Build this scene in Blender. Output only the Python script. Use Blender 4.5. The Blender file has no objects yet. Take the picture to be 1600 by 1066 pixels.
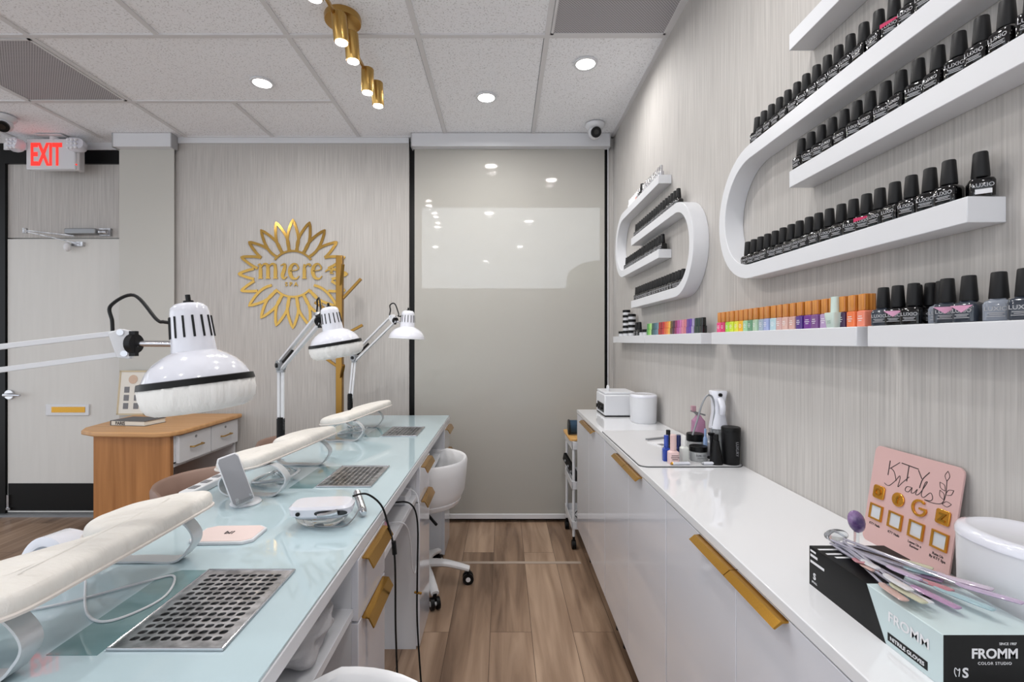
import bpy, bmesh, math, random
from mathutils import Vector, Matrix, Euler, noise
random.seed(7)
R = math.radians
scene = bpy.context.scene
COL = scene.collection
CH = 1.255            # camera height
CEIL = 2.675
F = 740.0

# ---------------------------------------------------------------- camera, world, exposure
cam = bpy.data.cameras.new('camera'); cam.sensor_width = 36; cam.lens = 36*F/1600; cam.clip_start = .05
cam.shift_x = 14/1600
camo = bpy.data.objects.new('camera', cam); COL.objects.link(camo)
camo.location = (0, 0, CH); camo.rotation_euler = (R(90), 0, 0); scene.camera = camo

W = bpy.data.worlds.new('world'); scene.world = W; W.use_nodes = True
wn = W.node_tree.nodes; wl = W.node_tree.links
bg = wn['Background']; bg.inputs['Strength'].default_value = 1.32
tc = wn.new('ShaderNodeTexCoord'); no = wn.new('ShaderNodeTexNoise'); no.inputs['Scale'].default_value = 3.5
no.inputs['Detail'].default_value = 4
cr = wn.new('ShaderNodeValToRGB'); cr.color_ramp.elements[0].position = .4; cr.color_ramp.elements[1].position = .65
cr.color_ramp.elements[0].color = (.82, .90, 1, 1); cr.color_ramp.elements[1].color = (.95, .98, 1, 1)
wl.new(tc.outputs['Generated'], no.inputs['Vector']); wl.new(no.outputs['Fac'], cr.inputs['Fac']); wl.new(cr.outputs['Color'], bg.inputs['Color'])
vs = scene.view_settings; vs.view_transform = 'Standard'; vs.look = 'None'; vs.gamma = 1; vs.use_curve_mapping = False
vs.exposure = 0.24
DOWN_POWER = 3.9

# ---------------------------------------------------------------- materials
def s2l(v):
    v /= 255.0
    return v/12.92 if v <= .04045 else ((v+.055)/1.055)**2.4
def C3(r, g, b): return (s2l(r), s2l(g), s2l(b), 1)
MATS = {}
def mat(name, rgb, rough=.5, metal=0, spec=.5, coat=0, trans=0, emit=0, alpha=1, ior=1.45, bump=None, sheen=0):
    if name in MATS: return MATS[name]
    m = bpy.data.materials.new(name); m.use_nodes = True
    p = m.node_tree.nodes['Principled BSDF']
    p.inputs['Base Color'].default_value = C3(*rgb); p.inputs['Roughness'].default_value = rough
    p.inputs['Metallic'].default_value = metal; p.inputs['Specular IOR Level'].default_value = spec
    p.inputs['Coat Weight'].default_value = coat; p.inputs['Coat Roughness'].default_value = .03
    p.inputs['Transmission Weight'].default_value = trans; p.inputs['IOR'].default_value = ior
    p.inputs['Alpha'].default_value = alpha
    if emit:
        p.inputs['Emission Color'].default_value = C3(*rgb); p.inputs['Emission Strength'].default_value = emit
    nt = m.node_tree
    if bump:
        sc, st, vec = bump
        t = nt.nodes.new('ShaderNodeTexCoord'); mp = nt.nodes.new('ShaderNodeMapping'); mp.inputs['Scale'].default_value = vec
        n = nt.nodes.new('ShaderNodeTexNoise'); n.inputs['Scale'].default_value = sc; n.inputs['Detail'].default_value = 5
        b = nt.nodes.new('ShaderNodeBump'); b.inputs['Strength'].default_value = st; b.inputs['Distance'].default_value = .01
        nt.links.new(t.outputs['Object'], mp.inputs['Vector']); nt.links.new(mp.outputs['Vector'], n.inputs['Vector'])
        nt.links.new(n.outputs['Fac'], b.inputs['Height']); nt.links.new(b.outputs['Normal'], p.inputs['Normal'])
    MATS[name] = m; return m

def noise_col(m, c1, c2, vec, scale=1, lo=.35, hi=.65, detail=3, bump=0, rough=None):
    nt = m.node_tree; p = nt.nodes['Principled BSDF']
    t = nt.nodes.new('ShaderNodeTexCoord'); mp = nt.nodes.new('ShaderNodeMapping'); mp.inputs['Scale'].default_value = vec
    n = nt.nodes.new('ShaderNodeTexNoise'); n.inputs['Scale'].default_value = scale; n.inputs['Detail'].default_value = detail
    r = nt.nodes.new('ShaderNodeValToRGB'); r.color_ramp.elements[0].position = lo; r.color_ramp.elements[1].position = hi
    r.color_ramp.elements[0].color = C3(*c1); r.color_ramp.elements[1].color = C3(*c2)
    nt.links.new(t.outputs['Object'], mp.inputs['Vector']); nt.links.new(mp.outputs['Vector'], n.inputs['Vector'])
    nt.links.new(n.outputs['Fac'], r.inputs['Fac']); nt.links.new(r.outputs['Color'], p.inputs['Base Color'])
    if bump:
        b = nt.nodes.new('ShaderNodeBump'); b.inputs['Strength'].default_value = bump; b.inputs['Distance'].default_value = .003
        nt.links.new(n.outputs['Fac'], b.inputs['Height']); nt.links.new(b.outputs['Normal'], p.inputs['Normal'])
    return m

M_paper = noise_col(mat('wallpaper', (205, 200, 196), .7), (172, 168, 165), (197, 193, 189), (1, 1, .02), 190, .3, .7, 4, .25)
M_ceil = noise_col(mat('ceiling_tile', (222, 220, 222), .9), (206, 206, 209), (242, 243, 247), (1, 1, 1), 130, .34, .44, 3, .3)
M_grid = mat('ceiling_grid', (214, 213, 215), .5)
M_white = mat('white_paint', (217, 218, 222), .35)
M_gloss = mat('white_gloss', (219, 220, 227), .06, spec=.5, coat=.3)
M_top = mat('white_top', (230, 231, 234), .05, coat=.4)
M_door = noise_col(mat('door_white', (208, 206, 202), .55), (212, 210, 206), (215, 213, 209), (1, 1, .1), 30)
M_shade = mat('shade_fabric', (196, 193, 186), .6, coat=.35)
M_strip = mat('shade_vinyl', (190, 188, 182), .5, coat=.3)
M_black = mat('black_frame', (7, 7, 8), .4, spec=.3)
M_blackp = mat('black_plastic', (12, 12, 14), .45, spec=.35)
M_cap = mat('cap_black', (22, 22, 24), .5, spec=.35)
M_bottle = mat('bottle_black', (5, 5, 7), .06, coat=.3)
M_slate = mat('bottle_slate', (52, 58, 68), .12, coat=.5)
M_greyb = mat('bottle_grey', (128, 134, 145), .15, coat=.5)
M_gold = mat('gold', (186, 140, 60), .25, metal=1)
M_goldd = mat('gold_dark', (152, 116, 60), .3, metal=1)
M_brass = mat('brass', (186, 150, 88), .3, metal=1)
M_goldm = mat('gold_mirror', (184, 147, 78), .14, metal=1)
M_chrome = mat('chrome', (200, 200, 204), .15, metal=1)
M_steel = noise_col(mat('steel', (150, 150, 152), .3, metal=1), (150, 150, 153), (215, 215, 218), (1, 1, 1), 40)
M_grey = mat('grey_metal', (150, 152, 155), .4, metal=.6)
M_band = mat('band_silver', (205, 207, 210), .3, metal=.3)
M_led = mat('lamp_lens', (255, 252, 246), .5, emit=14)
M_label = mat('print_white', (225, 225, 228), .6)
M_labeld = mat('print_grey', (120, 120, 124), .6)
M_ink = mat('print_dark', (48, 40, 42), .6)
M_red = mat('exit_red', (255, 52, 44), .5, emit=.7)
M_clear = mat('clear_plastic', (240, 244, 246), .08, trans=.92)
M_pad = mat('pad_cover', (222, 218, 212), .75, bump=(16, .7, (1, 2.6, 1)))
M_padside = mat('pad_trim', (216, 208, 202), .7)
M_lampw = mat('lamp_enamel', (224, 225, 234), .12, coat=.6)
M_frill = mat('frill_cover', (238, 237, 234), .8, bump=(60, .5, (1, 1, .12)))
M_grille = mat('grille_dark', (96, 94, 98), .6)
M_stoolw = mat('stool_white', (234, 234, 236), .3, coat=.2)
M_brown = mat('brown_leather', (138, 112, 100), .5)
M_pink = mat('pink', (214, 150, 175), .4)
M_cloth = mat('grey_cloth', (176, 174, 176), .85, bump=(22, .8, (1, 1, 1)))

def wood(name, dark, light, axis, rough=.45, sc=1):
    m = mat(name, light, rough); v = {'x': (.6, 14, 14), 'y': (14, .6, 14), 'z': (14, 14, .6)}[axis]
    return noise_col(m, dark, light, v, 2.2*sc, .3, .7, 8)
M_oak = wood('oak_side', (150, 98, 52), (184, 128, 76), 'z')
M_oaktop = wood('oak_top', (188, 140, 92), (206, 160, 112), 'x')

# floor planks
mf = mat('floor_planks', (150, 120, 95), .38); nt = mf.node_tree; p = nt.nodes['Principled BSDF']
t = nt.nodes.new('ShaderNodeTexCoord'); mp = nt.nodes.new('ShaderNodeMapping'); mp.inputs['Rotation'].default_value = (0, 0, R(90))
mp.inputs['Location'].default_value = (.37, .055, 0)
br = nt.nodes.new('ShaderNodeTexBrick'); br.offset = .37; br.inputs['Scale'].default_value = 1
br.inputs['Brick Width'].default_value = 1.22; br.inputs['Row Height'].default_value = .178; br.inputs['Mortar Size'].default_value = .0012
br.inputs['Mortar Smooth'].default_value = .3; br.inputs['Bias'].default_value = 0
br.inputs['Color1'].default_value = (0, 0, 0, 1); br.inputs['Color2'].default_value = (1, 1, 1, 1); br.inputs['Mortar'].default_value = (.5, .5, .5, 1)
nt.links.new(t.outputs['Object'], mp.inputs['Vector']); nt.links.new(mp.outputs['Vector'], br.inputs['Vector'])
m2 = nt.nodes.new('ShaderNodeMapping'); m2.inputs['Scale'].default_value = (9, .75, 1)
nt.links.new(t.outputs['Object'], m2.inputs['Vector'])
ofs = nt.nodes.new('ShaderNodeVectorMath'); ofs.operation = 'MULTIPLY_ADD'; ofs.inputs[1].default_value = (9, 9, 9)
nt.links.new(br.outputs['Color'], ofs.inputs[0]); nt.links.new(m2.outputs['Vector'], ofs.inputs[2])
n1 = nt.nodes.new('ShaderNodeTexNoise'); n1.inputs['Scale'].default_value = 1.7; n1.inputs['Detail'].default_value = 9; n1.inputs['Distortion'].default_value = .6
nt.links.new(ofs.outputs['Vector'], n1.inputs['Vector'])
mixv = nt.nodes.new('ShaderNodeMath'); mixv.operation = 'MULTIPLY_ADD'; mixv.inputs[1].default_value = .22
nt.links.new(br.outputs['Color'], mixv.inputs[0]); nt.links.new(n1.outputs['Fac'], mixv.inputs[2])
rp = nt.nodes.new('ShaderNodeValToRGB'); rp.color_ramp.elements[0].position = .36; rp.color_ramp.elements[1].position = .86
rp.color_ramp.elements[0].color = C3(100, 78, 62); rp.color_ramp.elements[1].color = C3(184, 157, 134)
e = rp.color_ramp.elements.new(.6); e.color = C3(148, 122, 101)
nt.links.new(mixv.outputs[0], rp.inputs['Fac'])
mm = nt.nodes.new('ShaderNodeMix'); mm.data_type = 'RGBA'
nt.links.new(br.outputs['Fac'], mm.inputs[0]); nt.links.new(rp.outputs['Color'], mm.inputs[6]); mm.inputs[7].default_value = C3(70, 52, 40)
nt.links.new(mm.outputs[2], p.inputs['Base Color'])
M_floor = mf

# back painted glass of the desk
M_glass = mat('aqua_glass', (184, 204, 211), .03, spec=.6, coat=.5)
M_glassd = mat('aqua_glass_dark', (104, 142, 142), .04, spec=.6, coat=.5)
noise_col(M_glassd, (104, 136, 140), (134, 164, 166), (1, 4, 1), 3)
# screen fabric that lets a little daylight through
M_sheer = mat('screen_fabric', (197, 194, 187), .6, coat=.35, alpha=.68)
M_perf = mat('perforated_metal', (120, 118, 122), .55)
nt = M_perf.node_tree; p = nt.nodes['Principled BSDF']
t = nt.nodes.new('ShaderNodeTexCoord'); mp = nt.nodes.new('ShaderNodeMapping'); mp.inputs['Scale'].default_value = (110, 110, 110)
mp.inputs['Rotation'].default_value = (0, 0, R(45))
vo = nt.nodes.new('ShaderNodeTexVoronoi'); vo.inputs['Randomness'].default_value = 0; vo.inputs['Scale'].default_value = 1
rp = nt.nodes.new('ShaderNodeValToRGB'); rp.color_ramp.elements[0].position = .38; rp.color_ramp.elements[1].position = .46
rp.color_ramp.elements[0].color = C3(70, 68, 72); rp.color_ramp.elements[1].color = C3(176, 173, 177)
nt.links.new(t.outputs['Object'], mp.inputs['Vector']); nt.links.new(mp.outputs['Vector'], vo.inputs['Vector'])
nt.links.new(vo.outputs['Distance'], rp.inputs['Fac']); nt.links.new(rp.outputs['Color'], p.inputs['Base Color'])

# ---------------------------------------------------------------- mesh builder
def wloc(o):
    v = Vector((0, 0, 0))
    while o: v += o.location; o = o.parent
    return v
def spline(pts, n=8, closed=False):
    P = [Vector(q) for q in pts]; out = []
    m = len(P)
    rng = range(m) if closed else range(m-1)
    for i in rng:
        if closed: a, b, c, d = P[(i-1) % m], P[i], P[(i+1) % m], P[(i+2) % m]
        else: a, b, c, d = P[max(i-1, 0)], P[i], P[i+1], P[min(i+2, m-1)]
        for k in range(n):
            s = k/n
            out.append(.5*((2*b)+(c-a)*s+(2*a-5*b+4*c-d)*s*s+(3*b-a-3*c+d)*s**3))
    if not closed: out.append(P[-1])
    return out
class MB:
    def __init__(s): s.v = []; s.f = []
    def add(s, vs, fs):
        k = len(s.v); s.v += [Vector(q) for q in vs]; s.f += [tuple(i+k for i in f) for f in fs]; return s
    def box(s, x0, x1, y0, y1, z0, z1):
        return s.add([(x0,y0,z0),(x1,y0,z0),(x1,y1,z0),(x0,y1,z0),(x0,y0,z1),(x1,y0,z1),(x1,y1,z1),(x0,y1,z1)],
                     [(0,3,2,1),(4,5,6,7),(0,1,5,4),(1,2,6,5),(2,3,7,6),(3,0,4,7)])
    def rings(s, rings, cap0=True, cap1=True, closed=False):
        n = len(rings[0]); vs = [q for r in rings for q in r]; fs = []
        m = len(rings)
        for i in range(m if closed else m-1):
            j = (i+1) % m
            for k in range(n): fs.append((i*n+k, i*n+(k+1) % n, j*n+(k+1) % n, j*n+k))
        if not closed:
            if cap0: fs.append(tuple(reversed(range(n))))
            if cap1: fs.append(tuple((m-1)*n+k for k in range(n)))
        return s.add(vs, fs)
    def tube(s, pts, r, seg=8, smooth=0, closed=False, flat=None):
        P = spline(pts, smooth, closed) if smooth else [Vector(q) for q in pts]
        m = len(P); rs = []
        up = None
        for i in range(m):
            if closed: tn = P[(i+1) % m]-P[i-1]
            else: tn = P[min(i+1, m-1)]-P[max(i-1, 0)]
            if tn.length < 1e-9: tn = Vector((0, 0, 1))
            tn.normalize()
            if up is None:
                up = Vector((0, 0, 1)) if abs(tn.z) < .9 else Vector((1, 0, 0))
            a = (up-tn*up.dot(tn)).normalized(); b = tn.cross(a); up = a
            rad = r(i/(m-1)) if callable(r) else r
            ra, rb = (rad, rad) if not flat else (rad*flat[0], rad*flat[1])
            rs.append([P[i]+a*math.cos(2*math.pi*k/seg)*ra+b*math.sin(2*math.pi*k/seg)*rb for k in range(seg)])
        return s.rings(rs, closed=closed)
    def cyl(s, p0, p1, r0, r1=None, seg=20):
        r1 = r0 if r1 is None else r1
        return s.tube([p0, p1], lambda t: r0+(r1-r0)*t, seg)
    def bar(s, p0, p1, w, h):   # rectangular bar, w sideways, h up
        p0, p1 = Vector(p0), Vector(p1); tn = (p1-p0).normalized()
        up = Vector((0, 0, 1)) if abs(tn.z) < .95 else Vector((1, 0, 0))
        a = (up-tn*up.dot(tn)).normalized()*h/2; b = tn.cross(a).normalized()*w/2
        return s.rings([[q-a-b, q-a+b, q+a+b, q+a-b] for q in (p0, p1)])
    def lathe(s, prof, c=(0, 0, 0), seg=32, open_=False):
        c = Vector(c)
        rs = [[c+Vector((r*math.cos(2*math.pi*k/seg), r*math.sin(2*math.pi*k/seg), z)) for k in range(seg)] for r, z in prof]
        return s.rings(rs, not open_, not open_)
    def loft(s, secs, c=(0, 0, 0), seg=28, pw=4):   # superellipse sections (z, rx, ry)
        c = Vector(c); rs = []
        for z, rx, ry in secs:
            ring = []
            for k in range(seg):
                a = 2*math.pi*(k+.5)/seg; ca, sa = math.cos(a), math.sin(a)
                ring.append(c+Vector((rx*math.copysign(abs(ca)**(2/pw), ca), ry*math.copysign(abs(sa)**(2/pw), sa), z)))
            rs.append(ring)
        return s.rings(rs)
    def sphere(s, c, r, seg=16, sz=1, sx=1, sy=1):
        n = 10
        prof = [(max(r*math.sin(math.pi*i/n), 1e-5), -r*math.cos(math.pi*i/n)) for i in range(n+1)]
        b = MB().lathe(prof, seg=seg)
        return s.add([Vector((v.x*sx, v.y*sy, v.z*sz))+Vector(c) for v in b.v], b.f)
    def prism(s, poly, z0, z1, xf=None):
        n = len(poly); vs = [(x, y, z0) for x, y in poly]+[(x, y, z1) for x, y in poly]
        fs = [tuple(reversed(range(n))), tuple(range(n, 2*n))]+[(i, (i+1) % n, n+(i+1) % n, n+i) for i in range(n)]
        if xf: vs = [xf @ Vector(q) for q in vs]
        return s.add(vs, fs)
    def ribbon(s, pts, h, xf=None, smooth=0):    # flat strokes (x, y, width) with height h
        h *= 1+.12*random.random()
        P = spline(pts, smooth) if smooth else [Vector(q) for q in pts]
        rs = []
        for i, q in enumerate(P):
            t = P[min(i+1, len(P)-1)]-P[max(i-1, 0)]; t.z = 0
            t = t.normalized() if t.length else Vector((1, 0, 0)); n = Vector((-t.y, t.x, 0))*q.z/2; b = Vector((q.x, q.y, 0))
            up = Vector((0, 0, h))
            rs.append([b-n, b+n, b+n+up, b-n+up])
        if xf: rs = [[xf @ q for q in r] for r in rs]
        return s.rings(rs)
    def mesh(s, m4, start=0):
        for i in range(start, len(s.v)): s.v[i] = m4 @ s.v[i]
        return s
    def build(s, name, m, parent=None, bev=0, sub=0, smooth=True, ang=35, base=None, fix=True, bseg=2, local=False):
        me = bpy.data.meshes.new(name)
        if local: org = Vector((0, 0, 0))
        elif parent: org = wloc(parent)
        elif base is not None: org = Vector(base)
        else:
            xs = [v.x for v in s.v]; ys = [v.y for v in s.v]; zs = [v.z for v in s.v]
            org = Vector(((min(xs)+max(xs))/2, (min(ys)+max(ys))/2, min(zs)))
        me.from_pydata([tuple(v-org) for v in s.v], [], s.f)
        if fix:
            b = bmesh.new(); b.from_mesh(me); bmesh.ops.recalc_face_normals(b, faces=b.faces); b.to_mesh(me); b.free()
        me.materials.append(m)
        if smooth:
            for q in me.polygons: q.use_smooth = True
            me.set_sharp_from_angle(angle=R(ang))
        o = bpy.data.objects.new(name, me); COL.objects.link(o)
        if parent: o.parent = parent
        else: o.location = org
        if bev:
            q = o.modifiers.new('bevel', 'BEVEL'); q.width = bev; q.segments = bseg; q.limit_method = 'ANGLE'; q.angle_limit = R(40)
            q.harden_normals = False
        if sub:
            q = o.modifiers.new('sub', 'SUBSURF'); q.levels = sub; q.render_levels = sub
        return o
def thing(name, label, cat, loc, group=None):
    o = bpy.data.objects.new(name, None); COL.objects.link(o); o.empty_display_size = .05
    o.location = loc; return tag(o, label, cat, group)
def tag(o, label, cat, group=None, kind=None):
    o['label'] = label; o['category'] = cat
    if group: o['group'] = group
    if kind: o['kind'] = kind
    return o
def struct(o): o['kind'] = 'structure'; return o
def lab(o, l): o['label'] = l; return o
KIDS = {}
def kids(o): return [c for c in bpy.data.objects if c.parent == o]
def clone(root, loc, rz=0, label=None, group=None, cat=None, mats=None):
    """copy of a thing with copies of its parts and their sub-parts; mats: {part name: material}"""
    r = root.copy(); COL.objects.link(r); r.location = loc; r.rotation_euler = (0, 0, rz)
    if label: r['label'] = label
    if cat: r['category'] = cat
    if group: r['group'] = group
    elif 'group' in r: del r['group']
    if root.name not in KIDS: KIDS[root.name] = [(c, kids(c)) for c in kids(root)]
    for ch, gs in KIDS[root.name]:
        c = ch.copy(); COL.objects.link(c); c.parent = r
        if mats:
            for k, mt in mats.items():
                if ch.name.split('.')[0] == k:
                    c.material_slots[0].link = 'OBJECT'; c.material_slots[0].material = mt
        for g in gs:
            d = g.copy(); COL.objects.link(d); d.parent = c
    return r
def text_mb(body, size, depth=.0006, m4=Matrix(), align='CENTER', offset=0, sx=1, spacing=1):
    cu = bpy.data.curves.new('t', 'FONT'); cu.body = body; cu.size = size; cu.extrude = depth/2; cu.align_x = align
    cu.offset = offset; cu.resolution_u = 3; cu.space_character = spacing
    o = bpy.data.objects.new('t', cu); COL.objects.link(o)
    bpy.context.view_layer.update(); dg = bpy.context.evaluated_depsgraph_get()
    me = bpy.data.meshes.new_from_object(o.evaluated_get(dg)); S = Matrix.Scale(sx, 4, (1, 0, 0))
    b = MB(); b.add([m4 @ (S @ v.co) for v in me.vertices], [tuple(q.vertices) for q in me.polygons])
    bpy.data.objects.remove(o); bpy.data.curves.remove(cu); bpy.data.meshes.remove(me)
    return b
def frame(o, x, y):   # matrix with origin o and axes x, y
    x = Vector(x).normalized(); y = Vector(y).normalized(); z = x.cross(y)
    m = Matrix.Identity(4)
    for i in range(3): m[i][0] = x[i]; m[i][1] = y[i]; m[i][2] = z[i]; m[i][3] = o[i]
    return m
def on_x(o): return frame(o, (0, -1, 0), (0, 0, 1))    # writing that faces -X (on right wall)
def on_y(o): return frame(o, (1, 0, 0), (0, 0, 1))     # writing that faces the camera (-Y)

# ================================================================ ROOM
WX = .768; BY = 3.30
struct(MB().box(-6, WX+.1, -2.5, 3.75, -.05, 0).build('floor', M_floor, smooth=False, base=(0, 0, 0)))
struct(MB().box(-6, WX+.1, -2.5, 3.75, CEIL, CEIL+.05).build('ceiling', M_ceil, smooth=False, base=(0, 0, 0)))
struct(MB().box(WX, WX+.1, -2.5, 3.6, 0, CEIL).build('wall_right', M_paper, smooth=False, base=(0, 0, 0)))
# back wall: papered panel in the middle, narrow pieces beside the window
b = MB().box(-2.27, -.655, BY, BY+.12, 0, CEIL); b.box(.735, WX, BY, BY+.12, 0, CEIL)
struct(b.build('wall_back', M_paper, smooth=False, base=(0, 0, 0)))
struct(MB().box(-2.26, -.655, BY-.012, BY, CEIL-.045, CEIL).build('trim_1', M_white, smooth=False))
# t-bar grid
g = MB()
for x in (.205, -.395, -1.0, -2.2, -2.8, -3.4, -4.0):
    g.box(x-.012, x+.012, -2.4, BY, CEIL-.006, CEIL)
g.box(-1.612, -1.588, -2.4, 2.2, CEIL-.006, CEIL); g.box(-1.612, -1.588, 2.8, BY, CEIL-.006, CEIL)
for y in (2.198, 1.588, .98, .37): g.box(-4.5, WX, y-.012, y+.012, CEIL-.0065, CEIL)
g.box(-4.5, -1.0, 2.79, 2.814, CEIL-.0065, CEIL)
g.box(-2.3, WX, BY-.02, BY, CEIL-.0068, CEIL); g.box(WX-.02, WX, -2.4, BY, CEIL-.0068, CEIL)
struct(g.build('trim_2', M_grid, smooth=False))
gl = MB()   # thin grey strips, shade painted in where tiles meet the bars
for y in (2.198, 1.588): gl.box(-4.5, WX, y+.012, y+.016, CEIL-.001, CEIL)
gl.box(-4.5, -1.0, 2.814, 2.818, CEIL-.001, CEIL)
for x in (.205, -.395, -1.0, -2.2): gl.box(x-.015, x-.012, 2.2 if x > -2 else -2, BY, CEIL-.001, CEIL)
struct(gl.build('shadow_lines', M_labeld, smooth=False))

# vents
for (x0, x1, y0, y1, l) in ((.22, WX-.02, 1.603, 2.184, 'dark perforated ceiling vent panel at the right wall'),
                            (-2.786, -2.214, 2.213, 2.787, 'dark perforated ceiling vent panel at the left, near the exit sign')):
    t_ = thing('ceiling_vent', l, 'ceiling vent', ((x0+x1)/2, (y0+y1)/2, CEIL-.012))
    MB().box(x0+.012, x1-.012, y0+.012, y1-.012, CEIL-.006, CEIL-.001).build('perforated_panel', M_perf, t_, smooth=False)
    fr = MB(); fr.box(x0, x1, y0, y0+.012, CEIL-.009, CEIL).box(x0, x1, y1-.012, y1, CEIL-.009, CEIL)
    fr.box(x0, x0+.012, y0, y1, CEIL-.009, CEIL).box(x1-.012, x1, y0, y1, CEIL-.009, CEIL)
    fr.build('vent_frame', M_grid, t_, smooth=False)

# window with roller shade
w = thing('window_1', 'tall glazed opening with black frame behind the shade', 'window', (.04, BY+.1, 0)); struct(w)
b = MB()
for x0, x1 in ((-.655, -.615), (.70, .735)): b.box(x0, x1, BY+.02, BY+.10, 0, CEIL-.02)
b.box(-.615, .70, BY+.02, BY+.10, 0, .04); b.box(-.615, .70, BY+.02, BY+.10, CEIL-.06, CEIL-.02)
b.build('window_frame', M_black, w, smooth=False)
mg = bpy.data.materials.new('window_glass'); mg.use_nodes = True; nt = mg.node_tree; nt.nodes.clear()
oo = nt.nodes.new('ShaderNodeOutputMaterial'); mx = nt.nodes.new('ShaderNodeMixShader'); tr = nt.nodes.new('ShaderNodeBsdfTransparent'); gg = nt.nodes.new('ShaderNodeBsdfGlossy')
gg.inputs['Roughness'].default_value = .02; mx.inputs[0].default_value = .06
nt.links.new(tr.outputs[0], mx.inputs[1]); nt.links.new(gg.outputs[0], mx.inputs[2]); nt.links.new(mx.outputs[0], oo.inputs[0])
MB().box(-.615, .70, BY+.055, BY+.06, .04, CEIL-.06).build('pane', mg, w, smooth=False)
# outside: facade panel with an opening onto the sky, and a hedge top
b = MB(); z0, z1 = 1.64, 2.24; x0, x1 = -.60, .715; yy = BY+.16
b.box(-1.4, 1.4, yy, yy+.04, -.2, z0).box(-1.4, 1.4, yy, yy+.04, z1, 3.0).box(-1.4, x0, yy, yy+.04, z0, z1).box(x1, 1.4, yy, yy+.04, z0, z1)
struct(b.build('wall_outside', mat('outside_panel', (60, 60, 58), .8), smooth=False))
b = MB()
for i in range(26):
    a = random.random(); b.sphere((1.05+a*1.7, 6.3+random.random()*.6, 2.02+.30*a**.6+random.uniform(-.06, .08)), .16+.1*random.random(), 12)
b.box(.9, 3.0, 6.4, 6.8, 0, 2.05)
tag(b.build('hedge', mat('hedge_green', (70, 82, 60), .9)), 'blurred tree crown seen through the window shade', 'tree')

def shade(label, x0, x1, fx0, fx1, m, fz):
    s_ = thing('roller_shade', label, 'roller shade', ((x0+x1)/2, BY-.03, .03))
    MB().box(x0, x1, BY-.024, BY-.021, .05, CEIL-.06).build('fabric', m, s_, smooth=False)
    MB().box(x0, x1, BY-.032, BY-.014, .025, .06).build('bottom_rail', M_white, s_, bev=.004)
    MB().box(fx0, fx1, BY-.075, BY-.013, CEIL-fz, CEIL-.002).build('fascia', M_white, s_, bev=.003)
    e_ = MB()
    for x in (fx0, fx1): e_.box(x-.003, x+.003, BY-.078, BY-.012, CEIL-fz-.006, CEIL-.002)
    e_.build('end_cap', mat('end_cap', (170, 170, 172), .5), s_, smooth=False)
    return s_
ws = shade('wide beige roller shade lowered over the window between the counter and desks', -.612, .702, -.625, .73, M_sheer, .092)
MB().cyl((.722, BY-.04, .75), (.722, BY-.04, CEIL-.09), .003, seg=6).build('pull_cord', M_white, ws)
shade('narrow glossy beige roller shade beside the exit door', -2.655, -2.275, -2.66, -2.26, M_strip, .095)

struct(MB().box(-2.66, -2.27, BY, BY+.12, 0, CEIL).build('wall_back_left', M_paper, smooth=False))

# door bay
DY = 3.42
b = MB(); b.box(-3.75, -3.575, DY-.02, DY+.1, 0, CEIL).box(-3.575, -2.66, DY-.02, DY+.1, 2.53, CEIL-.05).box(-2.672, -2.66, DY-.02, DY+.1, 0, 2.0)
struct(b.build('trim_4', M_black, smooth=False))
struct(MB().box(-3.575, -2.672, DY, DY+.08, 2.0, 2.53).build('wall_transom', M_paper, smooth=False))
struct(MB().box(-3.575, -2.66, DY-.03, DY+.1, CEIL-.05, CEIL).build('trim_5', M_white, smooth=False))
struct(MB().box(-6, -3.75, DY-.02, DY+.1, 0, CEIL).build('wall_left', M_paper, smooth=False))
d = thing('door_1', 'white exit door', 'door', (-3.12, DY, 0)); struct(d)
MB().box(-3.57, -2.676, DY-.008, DY+.045, .02, 1.99).build('door_panel', M_door, d, bev=.002)
MB().box(-3.56, -2.69, DY-.014, DY-.008, .035, .23).build('kick_plate', M_black, d, smooth=False)
b = MB().box(-3.285, -2.975, DY-.02, DY-.008, .72, .80)
b.build('mail_slot', M_white, d, bev=.003)
MB().box(-3.24, -3.0, DY-.0225, DY-.0195, .742, .782).build('mail_flap', M_gold, d, smooth=False)
b = MB().cyl((-3.545, DY-.01, .87), (-3.545, DY-.025, .87), .033).cyl((-3.545, DY-.02, .87), (-3.545, DY-.06, .87), .01)
b.tube([(-3.545, DY-.06, .87), (-3.50, DY-.063, .872), (-3.43, DY-.058, .868)], .009, 10, 4)
b.build('door_handle', M_chrome, d)
b = MB().box(-3.56, -3.545, DY-.025, DY-.008, .06, .15).box(-3.56, -3.53, DY-.03, DY-.008, .045, .06); b.build('door_stop', M_chrome, d)
b = MB(); b.box(-3.72, -2.66, DY-.05, DY+.02, 0, .015); struct(b.build('trim_6', M_grey, smooth=False))
c = thing('door_closer', 'grey hydraulic door closer above the exit door', 'door closer', (-3.0, DY-.03, 2.0))
MB().box(-3.12, -2.90, DY-.055, DY-.001, 2.018, 2.058).build('closer_body', M_grey, c, bev=.006)
b = MB().cyl((-2.885, DY-.03, 2.035), (-2.83, DY-.03, 2.035), .018).box(-2.90, -2.82, DY-.02, DY-.001, 2.01, 2.065); b.build('valve', M_steel, c)
b = MB().bar((-3.06, DY-.04, 2.005), (-3.35, DY-.10, 2.03), .018, .006).bar((-3.35, DY-.10, 2.024), (-3.05, DY-.035, 1.955), .016, .006)
b.cyl((-3.35, DY-.10, 2.01), (-3.35, DY-.10, 2.045), .014).box(-3.09, -3.01, DY-.03, DY-.008, 1.935, 1.965); b.build('arm', M_steel, c)
MB().sphere((-3.10, DY-.05, 1.925), .022, 10, 1.5).build('tissue_wrap', M_label, c)

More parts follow.
